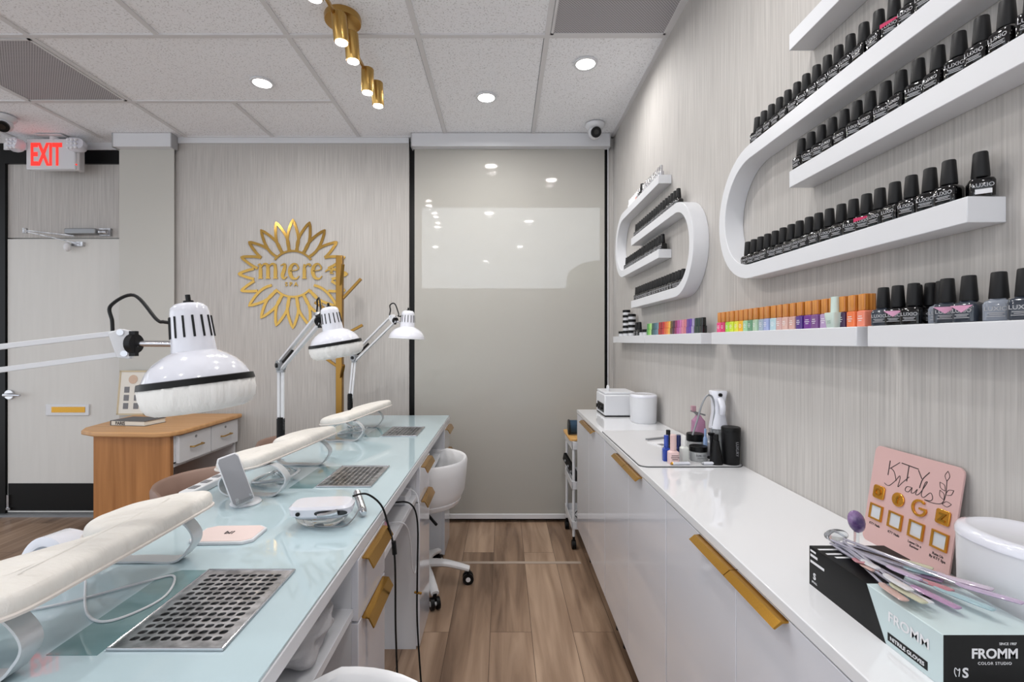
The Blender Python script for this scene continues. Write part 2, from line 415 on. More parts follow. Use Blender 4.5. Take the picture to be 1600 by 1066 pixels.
# exit sign
e_ = thing('exit_sign', 'white exit sign with red letters and two emergency lamp heads', 'exit sign', (-3.1, 3.26, 2.43))
X0, X1, Z0, Z1, YE = -3.285, -2.925, 2.437, 2.650, 3.26
MB().box(X0, X1-.02, YE, YE+.045, Z0, Z1).build('housing', M_white, e_, bev=.008)
MB().box(X1-.035, X1, YE+.01, YE+.055, Z0-.004, Z1-.004).build('battery_box', mat('sign_grey', (196, 192, 192), .5), e_, bev=.006)
text_mb('EXIT', .215, .003, on_y((X0+.140, YE-.002, Z0+.030)), offset=.005, sx=.49).build('lettering', M_red, e_, smooth=False)
MB().sphere((X1-.018, YE+.006, Z0+.035), .005, 8).build('indicator_light', M_red, e_)
for sx, xx in ((-1, X0-.045), (1, X1+.005)):
    b = MB().loft([(-.02, .05, .038), (0, .056, .044), (.035, .05, .038)], (0, 0, 0), 24, 3)
    b.mesh(Matrix.Translation((xx, YE-.012, Z1-.055)) @ Euler((R(80), 0, R(15*sx))).to_matrix().to_4x4())
    h = b.build('lamp_head', M_lampw, e_)
    b = MB()
    for i in range(3):
        for j in range(3): b.sphere((xx-.028+.026*i, YE-.052, Z1-.082+.026*j), .010, 8)
    b.build('led_cell', mat('led_cells', (235, 235, 240), .1, spec=1), h)
MB().cyl(((X0+X1)/2, YE+.025, Z1-.01), ((X0+X1)/2, YE+.025, CEIL-.011), .03).build('mount', M_white, e_)
MB().box((X0+X1)/2-.09, (X0+X1)/2+.09, YE-.03, YE+.08, CEIL-.010, CEIL-.006).build('ceiling_plate', M_white, e_)

# dome cameras
def dome(x, y, label, aim):
    k = thing('security_camera', label, 'security camera', (x, y, CEIL-.1))
    MB().lathe([(.062, 0), (.062, -.012), (.05, -.03), (.038, -.036)], (x, y, CEIL-.007)).build('mount', M_white, k)
    MB().sphere((x, y, CEIL-.06), .044).build('eyeball', M_white, k)
    a = Vector(aim).normalized(); c0 = Vector((x, y, CEIL-.06))
    h = MB().cyl(c0+a*.02, c0+a*.047, .033).build('lens_face', M_black, k)
    MB().cyl(c0+a*.046, c0+a*.050, .016).build('lens', M_bottle, h)
dome(.60, 3.09, 'white dome security camera on the ceiling at the right corner', (.0, -1, -.35))
dome(-3.14, 2.98, 'white dome security camera on the ceiling at the left edge', (.7, -1, -.8))

# ---------------------------------------------------------------- lights
def downlight(x, y, label):
    k = thing('ceiling_light', label, 'ceiling light', (x, y, CEIL-.012))
    MB().lathe([(.046, 0), (.058, 0), (.062, -.004), (.060, -.009), (.048, -.009), (.046, -.004)], (x, y, CEIL-.0005)).build('trim_ring', M_white, k)
    MB().lathe([(.047, -.002), (.047, -.008)], (x, y, CEIL)).build('lens', M_led, k)
    L = bpy.data.lights.new('downlight', 'AREA'); L.shape = 'DISK'; L.size = .09; L.energy = DOWN_POWER; L.color = (1, .985, .965); L.spread = R(170)
    o = bpy.data.objects.new('downlight', L); COL.objects.link(o); o.location = (0, 0, -.004); o.parent = k
downlight(-1.32, 2.595, 'round recessed ceiling light at the left, above the gold logo side')
downlight(-.097, 2.75, 'round recessed ceiling light over the beige roller shade')
downlight(.421, 2.416, 'round recessed ceiling light nearest the right wall')
for x, y in ((.30, 1.0), (-.15, 1.35), (-1.35, 1.15), (-2.6, 1.0), (.25, -.5), (-1.0, -.5), (-2.4, -.6), (-.3, -1.8), (-2.0, -1.8)):
    downlight(x, y, 'round recessed ceiling light above or behind the picture edge')
    [o for o in COL.objects if o.name.startswith('ceiling_light')][-1]['group'] = 'ceiling lights outside the picture'
tl = thing('track_light', 'brass ceiling fixture with ribbed spot heads on a thin bar', 'ceiling lamp', (-.69, 2.07, CEIL-.1))
MB().lathe([(.075, 0), (.078, -.008), (.076, -.028), (.060, -.030)], (-.70, 2.07, CEIL), 40).build('canopy', M_brass, tl)
MB().cyl((-.69, 2.07, CEIL-.03), (-.69, 2.07, CEIL-.095), .012).build('stem', M_brass, tl)
MB().bar((-.69, 1.45, CEIL-.095), (-.67, 2.56, CEIL-.095), .010, .014).build('bar', M_brass, tl)
for (x, y, dx, dy) in ((-.668, 1.69, .0, -.01), (-.670, 1.93, .012, .0), (-.658, 2.05, .006, .01), (-.664, 2.32, .0, .0), (-.650, 2.44, .004, .01), (-.69, 1.52, -.01, 0)):
    zt = CEIL-.085
    b = MB(); n = 40; rs = []
    for z, r in ((zt, .024), (zt-.004, .029), (zt-.115, .029), (zt-.118, .027)):
        f = (zt-z)/.12
        rs.append([Vector((x+dx*f+math.cos(2*math.pi*i/n)*(r+(.0012 if i % 2 else 0)), y+dy*f+math.sin(2*math.pi*i/n)*(r+(.0012 if i % 2 else 0)), z)) for i in range(n)])
    b.rings(rs); h = b.build('spot_head', M_brass, tl)
    MB().lathe([(.0245, 0), (.0245, -.003)], (x+dx, y+dy, zt-.1175)).build('lens', M_led, h)
    L = bpy.data.lights.new('spot', 'AREA'); L.shape = 'DISK'; L.size = .05; L.energy = 1.2; L.color = (1, .96, .9)
    o = bpy.data.objects.new('spot', L); COL.objects.link(o); o.location = Vector((x+dx, y+dy, zt-.123))-tl.location; o.parent = tl

# ================================================================ LOGO
LC = Vector((-1.462, BY-.001, 1.722)); LX = frame(LC, (1, 0, 0), (0, 0, 1))
lg = thing('wall_logo', 'gold mirrored petal logo reading miere spa on the papered wall', 'sign', (LC.x, BY, 1.34))
b = MB(); RR = .382
for k in range(20):
    th = R(90+18*k); side = abs(math.cos(th)) > .86
    if k in (3, 4, 16, 17): r0 = .245
    elif side: r0 = .27
    else: r0 = .165
    wd = .0385
    for sg in (1, -1):
        pts = []
        for i in range(9):
            t = i/8; r = r0+(RR-r0)*t
            u = (r-.15)/(RR-.15)
            off = wd*math.sin(math.pi*min(1, (u*.93+.07))**.8)*sg*(1 if u < .999 else 0)
            if i == 8: off = 0
            ca, sa = math.cos(th), math.sin(th)
            pts.append((r*ca-off*sa, r*sa+off*ca, .0185 if i < 8 else .006))
        b.ribbon(pts, .006, LX)
for a0, a1 in ((38, 142), (222, 318)):
    b.ribbon([(.160*math.cos(R(a)), .160*math.sin(R(a)), .014) for a in range(a0, a1+1, 4)], .0065, LX)
b.build('petals', M_goldm, lg, smooth=False)
b = MB()
def st(pts, dx, dy=0, sm=6, sc=1): b.ribbon([(x*sc+dx, y*sc+dy, w_*sc*1.2) for x, y, w_ in pts], .007, LX, sm)
# m
for x in (0, .052, .104): st([(x, .098, .010), (x, .05, .020), (x, 0, .018)], -.225, -.03, 4)
st([(-.018, .092, .006), (0, .098, .012)], -.225, -.03, 2)
for x in (0, .052): st([(x+.004, .074, .005), (x+.022, .097, .010), (x+.044, .096, .015), (x+.052, .07, .018)], -.225, -.03)
for x in (0, .052, .104): st([(x-.016, .0, .006), (x+.016, .0, .006)], -.225, -.03, 1)
# i (dotless, slanted)
st([(-.018, .088, .005), (.012, .098, .012), (.008, .06, .02), (-.004, .02, .02), (.006, -.002, .012), (.028, .012, .004)], -.068, -.03)
# e
def ee(dx, s_=1): st([(.004, .05, .004), (.05, .058, .006), (.06, .075, .008), (.04, .10, .010), (.012, .085, .018), (.002, .045, .022), (.016, .006, .018), (.045, -.004, .010), (.066, .016, .004)], dx, -.03, 6, s_)
ee(-.022)
st([(0, .098, .010), (0, .05, .020), (0, 0, .018)], .080, -.03, 4); st([(.002, .07, .004), (.018, .094, .008), (.036, .096, .014), (.042, .084, .012)], .080, -.03)
st([(-.016, 0, .006), (.016, 0, .006)], .080, -.03, 1)
ee(.137)
b.ribbon([(.225, .015, .005), (.248, .03, .014), (.275, .022, .010), (.262, .008, .014), (.285, .002, .004)], .007, LX, 5)
b.build('name_lettering', M_goldm, lg, smooth=False)
text_mb('SPA', .040, .006, LX @ Matrix.Translation((-.01, -.085, .003)), spacing=1.6, offset=.0006).build('spa_lettering', M_goldm, lg, smooth=False)

# coat tree
ct = thing('coat_rack', 'gold coat stand with a square post and slanted pegs', 'coat rack', (-1.075, 3.15, 0))
MB().lathe([(.16, 0), (.165, .008), (.16, .018), (.03, .024)], (-1.075, 3.12, 0)).build('base', M_goldd, ct)
MB().box(-1.096, -1.054, 3.10, 3.14, .02, 1.815).build('post', M_goldd, ct, bev=.003)
for (x0, z0, x1, z1, yo) in ((-1.056, 1.535, -.935, 1.665, 0), (-1.056, 1.29, -.925, 1.36, 0), (-1.094, 1.09, -1.215, 1.175, 0), (-1.094, 1.42, -1.24, 1.51, 0), (-1.07, 1.60, -1.03, 1.75, -.07), (-1.07, 1.0, -1.03, 1.10, -.06)):
    MB().bar((x0, 3.12, z0), (x1, 3.12+yo, z1), .018, .018).build('peg', M_goldd, ct, bev=.002)

# ================================================================ WOODEN RECEPTION DESK
dz = .755
wd = thing('wooden_desk', 'oak desk with white drawers standing by the logo wall', 'desk', (-2.05, 2.95, 0))
poly = [(-1.80, 3.27), (-1.80, 2.66), (-1.83, 2.60), (-1.90, 2.575), (-2.25, 2.60), (-2.37, 2.66), (-2.42, 2.74), (-2.52, 3.27)]
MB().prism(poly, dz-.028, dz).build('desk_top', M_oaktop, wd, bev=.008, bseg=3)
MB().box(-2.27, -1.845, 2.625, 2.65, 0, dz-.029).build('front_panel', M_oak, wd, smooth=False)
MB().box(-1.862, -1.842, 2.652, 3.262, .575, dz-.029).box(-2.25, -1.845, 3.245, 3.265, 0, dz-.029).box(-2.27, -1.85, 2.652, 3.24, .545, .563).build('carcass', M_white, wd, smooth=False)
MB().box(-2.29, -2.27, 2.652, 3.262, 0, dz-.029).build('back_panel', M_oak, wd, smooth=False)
for y0, y1 in ((2.665, 2.955), (2.962, 3.255)):
    q = MB().box(-1.842, -1.822, y0, y1, .565, dz-.034).build('drawer', M_white, wd, bev=.002)
    yc = (y0+y1)/2
    MB().tube([(-1.822, yc-.05, .64), (-1.802, yc-.046, .64), (-1.797, yc, .643), (-1.802, yc+.046, .64), (-1.822, yc+.05, .64)], .005, 8, 4).build('handle', M_brass, q)
    MB().cyl((-1.822, yc-.0, .692), (-1.819, yc-.0, .692), .008).build('lock', M_grey, q)
# book + framed card on it
k = thing('book', 'grey hardback book lying on the wooden desk', 'book', (-2.22, 2.84, dz))
zb = dz
B = Matrix.Translation((-2.20, 2.86, zb)) @ Matrix.Rotation(R(-8), 4, 'Z')
MB().box(-.115, .115, -.075, .075, .0, .003).box(-.115, .115, -.075, .075, .027, .030).box(-.115, -.112, -.075, .075, 0, .03).mesh(B).build('cover', mat('book_grey', (96, 96, 98), .6), k, smooth=False)
MB().box(-.111, .111, -.072, .072, .003, .027).mesh(B).build('pages', mat('paper', (228, 224, 214), .8), k, smooth=False)
text_mb('PARIS', .026, .0006, B @ frame((-.05, -.0735, .006), (1, 0, 0), (0, 0, 1)), offset=.0004).build('title', M_ink, k, smooth=False)
k = thing('framed_card', 'framed notice standing on the wooden desk against the narrow shade', 'picture frame', (-2.47, 3.20, dz))
A = Matrix.Translation((-2.52, 3.20, dz)) @ Matrix.Rotation(R(-6), 4, 'X')
fr = MB().box(-.095, .095, 0, .012, 0, .010).box(-.095, .095, 0, .012, .29, .30).box(-.095, -.085, 0, .012, 0, .3).box(.085, .095, 0, .012, 0, .3)
fr.mesh(A).build('frame', mat('frame_champagne', (196, 180, 150), .4), k)
MB().box(-.085, .085, .003, .009, .01, .29).mesh(A).build('card', mat('card', (226, 222, 214), .7), k, smooth=False)
b = MB()
for i in range(3):
    for j in range(2): b.box(-.055+.07*j, -.02+.07*j, .002, .004, .04+.055*i, .08+.055*i)
b.mesh(A).build('print', M_labeld, k, smooth=False)
b = MB(); b.lathe([(.030, 0), (.030, .001)]); b.mesh(A @ frame((0, .002, .24), (1, 0, 0), (0, 0, 1))).build('emblem', mat('emblem', (205, 178, 158), .6), k)

# ================================================================ MANICURE DESKS
TZ = .780; TX0, TX1 = -.98, -.34
dt = thing('shared_worktop', 'long worktop with a pale aqua glass sheet over the manicure desks', 'desk top', (-.66, 1.78, TZ-.036))
MB().box(TX0, TX1, .52, 3.03, TZ-.036, TZ-.006).build('slab', M_white, dt, bev=.002)
MB().box(TX0+.002, TX1-.002, .522, 3.028, TZ-.006, TZ).build('glass_sheet', M_glass, dt, bev=.001)
DESK = []
def desk_base(y0, y1, label):   # kneehole with shelf, then drawer pedestal at the far end
    k = thing('manicure_desk', label, 'desk', (-.6, (y0+y1)/2, 0), 'white manicure desks in a row'); z1 = TZ-.0365
    del k['group']
    p0 = y1-.25
    b = MB().box(-.80, -.355, p0, p0+.016, 0, z1).box(-.80, -.355, y1-.016, y1-.001, 0, z1).box(-.80, -.784, p0+.016, y1-.016, 0, z1).box(-.78, -.355, p0+.016, y1-.016, .02, .036)
    b.build('pedestal', M_white, k, smooth=False)
    MB().box(-.80, -.784, y0, p0, .28, z1).build('modesty_panel', M_white, k, smooth=False)
    MB().box(-.784, -.350, y0+.001, p0, .610, .628).build('shelf', M_white, k, smooth=False)
    d1 = MB().box(-.355, -.339, p0+.001, y1-.002, .598, z1-.002).build('drawer', M_gloss, k, bev=.001)
    d2 = MB().box(-.355, -.339, p0+.001, y1-.002, .012, .592).build('cupboard_door', M_gloss, k, bev=.001)
    for dd, zz in ((d1, z1-.012), (d2, .588)):
        cs = [(-.340, zz+.004), (-.322, zz+.002), (-.309, zz-.022), (-.312, zz-.024), (-.324, zz-.001), (-.340, zz+.001)]
        b = MB().rings([[Vector((x_, y_, z_)) for x_, z_ in cs] for y_ in (p0+.03, y1-.022)])
        b.build('handle', M_gold, dd, smooth=False)
    return k
desk_base(.54, 1.358, 'nearest white manicure desk, with a grey cloth bundle on its shelf')
desk_base(1.36, 2.178, 'middle white manicure desk, with cords hanging from its shelf')
desk_base(2.18, 3.00, 'farthest white manicure desk, beside the beige roller shade')
MB().box(-.80, -.355, .524, .54, 0, TZ-.0365).build('end_panel', M_white, bpy.data.objects['manicure_desk'], smooth=False)

# dust tray in the worktop
def tray(yc, label, wadd=0):
    x0, x1, y0, y1 = -.605, -.43, yc-.125, yc+.125
    k = thing('dust_tray', label, 'tray', (-.52, yc, TZ))
    b = MB(); nx, ny = 9, 13; z0, z1 = TZ+.0025, TZ+.004
    mx_, my_ = .014, .016; cx = (x1-x0-2*mx_)/nx; cy = (y1-y0-2*my_)/ny
    for i in range(nx):
        for j in range(ny):
            a0, a1 = x0+mx_+i*cx, x0+mx_+(i+1)*cx; c0, c1 = y0+my_+j*cy, y0+my_+(j+1)*cy; mx2, my2 = (a0+a1)/2, (c0+c1)/2
            ox = cx*.40; oy = cy*.33
            O = [(a0,c0),(mx2,c0),(a1,c0),(a1,my2),(a1,c1),(mx2,c1),(a0,c1),(a0,my2)]
            sk = cx*.12
            I = [(mx2-ox*.6-sk,my2-oy*.8),(mx2-sk,my2-oy),(mx2+ox*.6,my2-oy*.8),(mx2+ox,my2),(mx2+ox*.6+sk,my2+oy*.8),(mx2+sk,my2+oy),(mx2-ox*.6,my2+oy*.8),(mx2-ox,my2)]
            vs_ = [(x, y, z1) for x, y in O]+[(x, y, z1) for x, y in I]+[(x, y, TZ+.0012) for x, y in I]
            b.add(vs_, [(q, (q+1) % 8, 8+(q+1) % 8, 8+q) for q in range(8)]+[(8+q, 8+(q+1) % 8, 16+(q+1) % 8, 16+q) for q in range(8)])
    for (a0, a1, c0, c1) in ((x0,x1,y0,y0+my_),(x0,x1,y1-my_,y1),(x0,x0+mx_,y0+my_,y1-my_),(x1-mx_,x1,y0+my_,y1-my_)): b.box(a0,a1,c0,c1,TZ+.0011,z1)
    b.build('perforated_plate', M_steel, k, smooth=False, fix=False)
    MB().box(x0+.004, x1-.004, y0+.004, y1-.004, TZ, TZ+.001).build('well', M_blackp, k, smooth=False)
    MB().tube([(x0,y0,TZ+.003),(x1,y0,TZ+.003),(x1,y1,TZ+.003),(x0,y1,TZ+.003)], .003, 8, 0, True).build('rim', M_chrome, k)
    q = MB().prism([(x0-.008, y0-.01), (x0-.008, y1+.005), (x0-.06, y1+.005), (x0-.085, y1-.02), (x0-.085, y0-.01)], TZ, TZ+.0008).build('dark_glass_window', M_glassd, k, smooth=False)
    return k
tray(.850, 'perforated steel dust tray in the glass top, nearest of three')
tray(1.660, 'perforated steel dust tray in the glass top, middle one')
tray(2.475, 'perforated steel dust tray in the glass top, farthest by the shade')

# arm rests
def armrest(yc, label, rot=0, L=.235, dx=0, tilt=.2, ox=0):
    k = thing('arm_rest', label, 'arm rest', (-.74+dx, yc, TZ))
    xr = -.64
    # outline, right edge straight, left edge with a notch between two lobes
    out = [(-.645, L*.86), (-.642, L*.5), (-.64, 0), (-.642, -L*.5), (-.645, -L*.86), (-.665, -L*.98), (-.70, -L), (-.755, -L*.96), (-.81, -L*.82), (-.838, -L*.6), (-.828, -L*.38), (-.785, -L*.19),
           (-.722, 0), (-.785, L*.19), (-.828, L*.38), (-.838, L*.6), (-.81, L*.82), (-.755, L*.96), (-.70, L), (-.665, L*.98)]
    O = [Vector((q.x, q.y)) for q in spline([(x, y, 0) for x, y in out], 3, True)]
    c0 = Vector((-.700, 0)); rs = []
    for sc, z in ((.90, 0), (.97, .002), (1.0, .010), (.995, .020), (.96, .028), (.89, .034), (.74, .038), (.45, .040), (.2, .041), (.02, .041)):
        ring = []
        for q in O:
            d = q-c0; rr = c0+d*sc
            cy_ = max(-L*.75, min(L*.75, q.y)); bx = Vector((-.700, cy_)); rr = bx+(q-bx)*sc if abs(q.y) > 1e-6 else rr
            ring.append(Vector((rr.x, rr.y, z)))
        rs.append(ring)
    rm = Matrix.Rotation(rot, 4, 'Z')
    def place(v, z0=.885):
        c1 = Vector((-.70, 0, 0)); p_ = rm @ (v-c1)+c1
        return Vector((p_.x+dx+ox, p_.y+yc, z0+v.z+tilt*(p_.x+.64)))
    b = MB(); b.rings([[place(q) for q in r_] for r_ in rs])
    for v in b.v:
        n_ = noise.noise(Vector((v.x*22, v.y*30, v.z*9)))
        v.z += .0035*n_; v.x += .002*n_
    q_ = b.build('cushion', M_pad, k, sub=1)
    b = MB(); b.tube([place(Vector((q.x, q.y, .006))) for q in O], .0035, 6, 0, True)
    b.build('piping', M_padside, q_)
    for s_ in (-1, 1):   # two flat hoops
        yy = yc+s_*.18; x0 = -.672+dx; x1 = -.86+dx; za = .886+tilt*(-.03)+.002; zb_ = .886+tilt*(-.2); r_ = .045
        path = []
        path += [(x1+.03, zb_-.012), (x0-.06, za-.010), (x0-.025, za-.010), (x0, za-.030), (x0+.010, (za+TZ)/2), (x0, TZ+.030), (x0-.03, TZ+.004), (x0-.10, TZ+.004), (x1+.03, TZ+.004), (x1, TZ+.02), (x1-.004, zb_-.03), (x1+.008, zb_-.014)]
        P = [Vector((x, 0, z)) for x, z in path]; P = spline(P, 5, True)
        rs = []
        m_ = len(P)
        for i in range(m_):
            t_ = (P[(i+1) % m_]-P[i-1]).normalized(); n_ = Vector((t_.z, 0, -t_.x))*.002
            rs.append([P[i]+n_+Vector((0, yy-.016, 0)), P[i]+n_+Vector((0, yy+.016, 0)), P[i]-n_+Vector((0, yy+.016, 0)), P[i]-n_+Vector((0, yy-.016, 0))])
        b = MB().rings(rs, closed=True)
        mz = min(v.z for v in b.v)
        for v in b.v: v.z += (TZ-mz)*(1 if v.z < TZ+.03 else 0)
        b.build('leg_hoop', M_band, k)
    return k
armrest(.845, 'cream padded arm rest, nearest and largest of three', tilt=.11)
armrest(1.635, 'cream padded arm rest behind the phone stand, middle of three', R(-9), ox=-.04, L=.25, tilt=.15)
armrest(2.43, 'cream padded arm rest, farthest of three, below the small lamp', R(-12), ox=-.02, L=.25, tilt=.17)

# loose cords, files and things below arm rests
def cord(name, label, pts, r, m, cat='cord', sm=8, group=None, parent=None):
    b = MB().tube(pts, r, 6, sm)
    if parent: return b.build(name, m, parent)
    return tag(b.build(name, m), label, cat, group)
zt = TZ+.003
def folded_glasses(x, y, label):
    k = thing('clear_lamp_tray', label, 'tray', (x, y, TZ))
    MB().tube([(x-.06, y-.05, TZ+.006), (x+.05, y-.06, TZ+.02), (x+.07, y, TZ+.03), (x+.03, y+.06, TZ+.02), (x-.06, y+.05, TZ+.006)], .005, 8, 6, True).build('rim', M_band, k)
    MB().tube([(x-.04, y+.05, TZ+.005), (x, y-.02, TZ+.03), (x+.06, y-.05, TZ+.012)], .004, 8, 6).build('crossbar', M_clear, k)
    MB().tube([(x-.05, y-.04, TZ+.005), (x+.01, y+.01, TZ+.038), (x+.05, y+.05, TZ+.012)], .004, 8, 6).build('crossbar', M_clear, k)
folded_glasses(-.77, 1.62, 'clear folded frame below the middle arm rest')
folded_glasses(-.77, 2.44, 'clear folded frame below the farthest arm rest')
# uv lamp behind the nearest arm rest
k = thing('nail_lamp', 'white rounded nail curing lamp behind the nearest arm rest', 'nail lamp', (-.895, 1.00, TZ))
b = MB()
prof = []
n = 20
outer = [(math.cos(math.pi*i/n)*.056, math.sin(math.pi*i/n)*.084) for i in range(n+1)]
inner = [(math.cos(math.pi*i/n)*.044, math.sin(math.pi*i/n)*.070) for i in range(n+1)]
sec = [(x, z) for x, z in outer]+[(x, z) for x, z in reversed(inner)]
b.rings([[Vector((-.915+x*s_, .985+y_*.5, TZ+max(z*s_, 0))) for x, z in sec] for y_, s_ in ((-.085, .94), (-.08, 1), (.03, .95), (.075, .8))]).build('shell', M_lampw, k)
MB().box(-.958, -.872, .95, 1.02, TZ, TZ+.004).build('base_plate', M_white, k)

cord('power_cord', 'thin white cord looping below the nearest arm rest',
     [(-.82, .93, zt), (-.72, .82, zt), (-.66, .80, zt), (-.625, .87, zt), (-.66, .95, zt), (-.70, .93, zt), (-.78, .86, zt), (-.83, .83, zt)], .0022, M_white, parent=k)
# phone stand
k = thing('phone_stand', 'white stand holding a grey plate, leaning beside the middle arm rest', 'phone stand', (-.745, 1.36, TZ))
A = Matrix.Translation((-.744, 1.37, TZ)) @ Matrix.Rotation(R(42), 4, 'Z') @ Matrix.Rotation(R(-14), 4, 'Y')
b = MB(); pl = [(-.029, .01), (-.029, .140), (-.023, .150), (.023, .150), (.029, .140), (.029, .01), (.023, 0), (-.023, 0)]
PP = Matrix.Translation((-.005, -.02, .012)) @ Matrix.Rotation(R(-24), 4, 'X') @ frame((0, 0, 0), (1, 0, 0), (0, 0, 1))
b.prism([(x, y) for x, y in pl], -.006, 0, A @ PP).build('back_plate', M_white, k, bev=.002)
b = MB().prism([(x*.9, y*.94+.004) for x, y in pl], 0, .0015, A @ PP); b.build('metal_face', mat('face_grey', (150, 152, 158), .3, metal=.4), k, smooth=False)
b = MB().box(-.02, .02, .004, .012, 0, .028).box(-.022, -.014, .004, .020, .026, .030).box(.014, .022, .004, .020, .026, .030)
b.mesh(A @ PP).build('lip', M_clear, k, bev=.001)
B2 = Matrix.Translation((-.752, 1.385, TZ)) @ Matrix.Rotation(R(42), 4, 'Z')
MB().lathe([(.04, 0), (.042, .004), (.038, .009)]).mesh(B2).build('base', M_white, k)
MB().tube([(0, .01, .006), (-.01, .035, .04), (-.01, .015, .075)], .008, 8, 5).mesh(B2).build('arm', M_white, k)
# strip lying along the back edge of the desk
k = thing('power_strip', 'long white power strip on the left edge of the glass top', 'power strip', (-.955, 1.60, TZ))
MB().box(-.975, -.935, 1.42, 1.78, TZ, TZ+.022).build('housing', M_white, k, bev=.004)
for i in range(5): MB().box(-.966, -.944, 1.45+.06*i, 1.48+.06*i, TZ+.022, TZ+.0235).build('socket', M_labeld, k, smooth=False)
# pink printed card
k = thing('charging_pad', 'flat white pad with a pink printed top on the glass desk', 'pad', (-.66, 1.17, TZ))
A = Matrix.Translation((-.665, 1.15, TZ)) @ Matrix.Rotation(R(2), 4, 'Z')
q = .075; pl = [(-q+.02, -.05), (q-.02, -.05), (q, -.035), (q, .035), (q-.02, .05), (-q+.02, .05), (-q, .035), (-q, -.035)]
MB().prism(pl, 0, .008, A).build('pad_body', M_white, k, bev=.002)
MB().prism([(x*.93, y*.93) for x, y in pl], .008, .0088, A).build('printed_face', mat('pink_card', (226, 206, 202), .5), k, smooth=False)
text_mb('bi!', .022, .0006, A @ frame((.0, -.005, .0091), (1, 0, 0), (0, 1, 0)), offset=.0006).build('print', M_ink, k, smooth=False)

# nail drill control unit with handpiece
k = thing('nail_drill', 'white nail drill unit with black display and hanging cable, on the glass desk', 'nail drill', (-.475, 1.33, TZ))
A = Matrix.Translation((-.47, 1.235, TZ+.0002)) @ Matrix.Rotation(R(6), 4, 'Z') @ Matrix.Diagonal((.9, .9, .8, 1))
b = MB().loft([(.030, .070, .040), (.040, .085, .048), (.062, .088, .05), (.070, .080, .044)], seg=32, pw=4).mesh(A); b.build('housing', M_lampw, k)
b = MB().loft([(.0, .05, .030), (.02, .07, .042), (.0305, .075, .044)], seg=28, pw=3).mesh(A); b.build('clear_base', M_clear, k)
b = MB().loft([(0, .045, .008), (.002, .045, .008)], seg=24, pw=3); b.mesh(A @ frame((.035, -.0495, .051), (1, 0, 0), (0, 0, 1))); b.build('display', M_bottle, k)
b = MB().lathe([(.006, 0), (.006, .003)]); b.mesh(A @ frame((-.055, -.0475, .05), (1, 0, 0), (0, 0, 1))); b.build('button', M_blackp, k)
b = MB().tube([A @ Vector(q) for q in ((.0, -.054, .046), (.03, -.058, .050), (.055, -.056, .056))], lambda t: .005+.003*t, 10, 4); b.build('dial_lever', M_chrome, k)
b = MB().tube([(-.415, 1.345, TZ+.045), (-.38, 1.285, TZ+.013)], lambda t: .010+.001*t, 16).cyl((-.380, 1.285, TZ+.0125), (-.374, 1.274, TZ+.0105), .0105, .007); b.build('handpiece', M_chrome, k)
MB().box(-.482, -.468, 1.205, 1.25, TZ, TZ+.010).build('foot', M_grey, k, bev=.003)
kk = cord('power_cord', 'black cord with inline switch',
     [(-.41, 1.29, TZ+.052), (-.375, 1.30, TZ+.055), (-.342, 1.32, TZ+.02), (-.326, 1.33, TZ-.03), (-.300, 1.31, .66), (-.298, 1.315, .45), (-.296, 1.35, .2), (-.29, 1.40, .003), (-.33, 1.50, .003), (-.42, 1.52, .003)], .0028, M_black, parent=k)
b = MB().tube([(-.303, 1.312, .700), (-.300, 1.31, .665)], .0065, 10); b.build('inline_switch', M_black, kk)
cord('power_cord', 'thin grey cable curling under the nail drill on the glass', [(-.41, 1.30, TZ+.05), (-.385, 1.27, TZ+.03), (-.40, 1.215, TZ+.004), (-.45, 1.205, TZ+.003), (-.50, 1.21, TZ+.003)], .0016, M_grey, parent=k)
tc_ = cord('charging_cable', 'black cable with a gold tie hanging in front of the middle desk drawers',
     [(-.46, 1.70, .66), (-.40, 1.76, .655), (-.345, 1.77, .645), (-.318, 1.76, .58), (-.315, 1.74, .40), (-.308, 1.70, .25), (-.28, 1.62, .08), (-.25, 1.52, .003), (-.22, 1.40, .003)], .0032, M_black)
b = MB().bar((-.325, 1.735, .335), (-.298, 1.735, .330), .010, .004).bar((-.312, 1.72, .338), (-.310, 1.75, .325), .004, .006)
b.build('cord_tie', M_gold, tc_)
cord('charging_cable', 'white cable looping below the shelf of the middle desk',
     [(-.40, 1.86, .68), (-.345, 1.86, .66), (-.325, 1.83, .60), (-.325, 1.80, .48), (-.325, 1.76, .40), (-.33, 1.72, .43), (-.33, 1.68, .55), (-.345, 1.62, .633), (-.45, 1.60, .632)], .0022, M_white)
k = thing('power_outlet', 'white plug block on the shelf of the middle desk', 'outlet', (-.41, 1.86, .628))
MB().box(-.46, -.37, 1.80, 1.915, .6285, .665).build('outlet_body', M_white, k, bev=.004)
MB().box(-.43, -.39, 1.84, 1.88, .665, .700).build('plug', M_white, k, bev=.006)
for i in range(3): MB().box(-.452, -.444, 1.81+.02*i, 1.82+.02*i, .665, .6655).build('slot', M_black, k, smooth=False)
k = thing('tissue_packet', 'small pink packet on the shelf under the glass top', 'packet', (-.40, 1.50, .628))
b = MB().loft([(0, .035, .045), (.012, .038, .05), (.035, .034, .045), (.05, .02, .03)], (-.40, 1.50, .6285), 24, 3); b.build('packet_body', M_pink, k)
MB().box(-.372, -.364, 1.47, 1.52, .638, .650).build('print', mat('magenta', (170, 30, 90), .5), k)

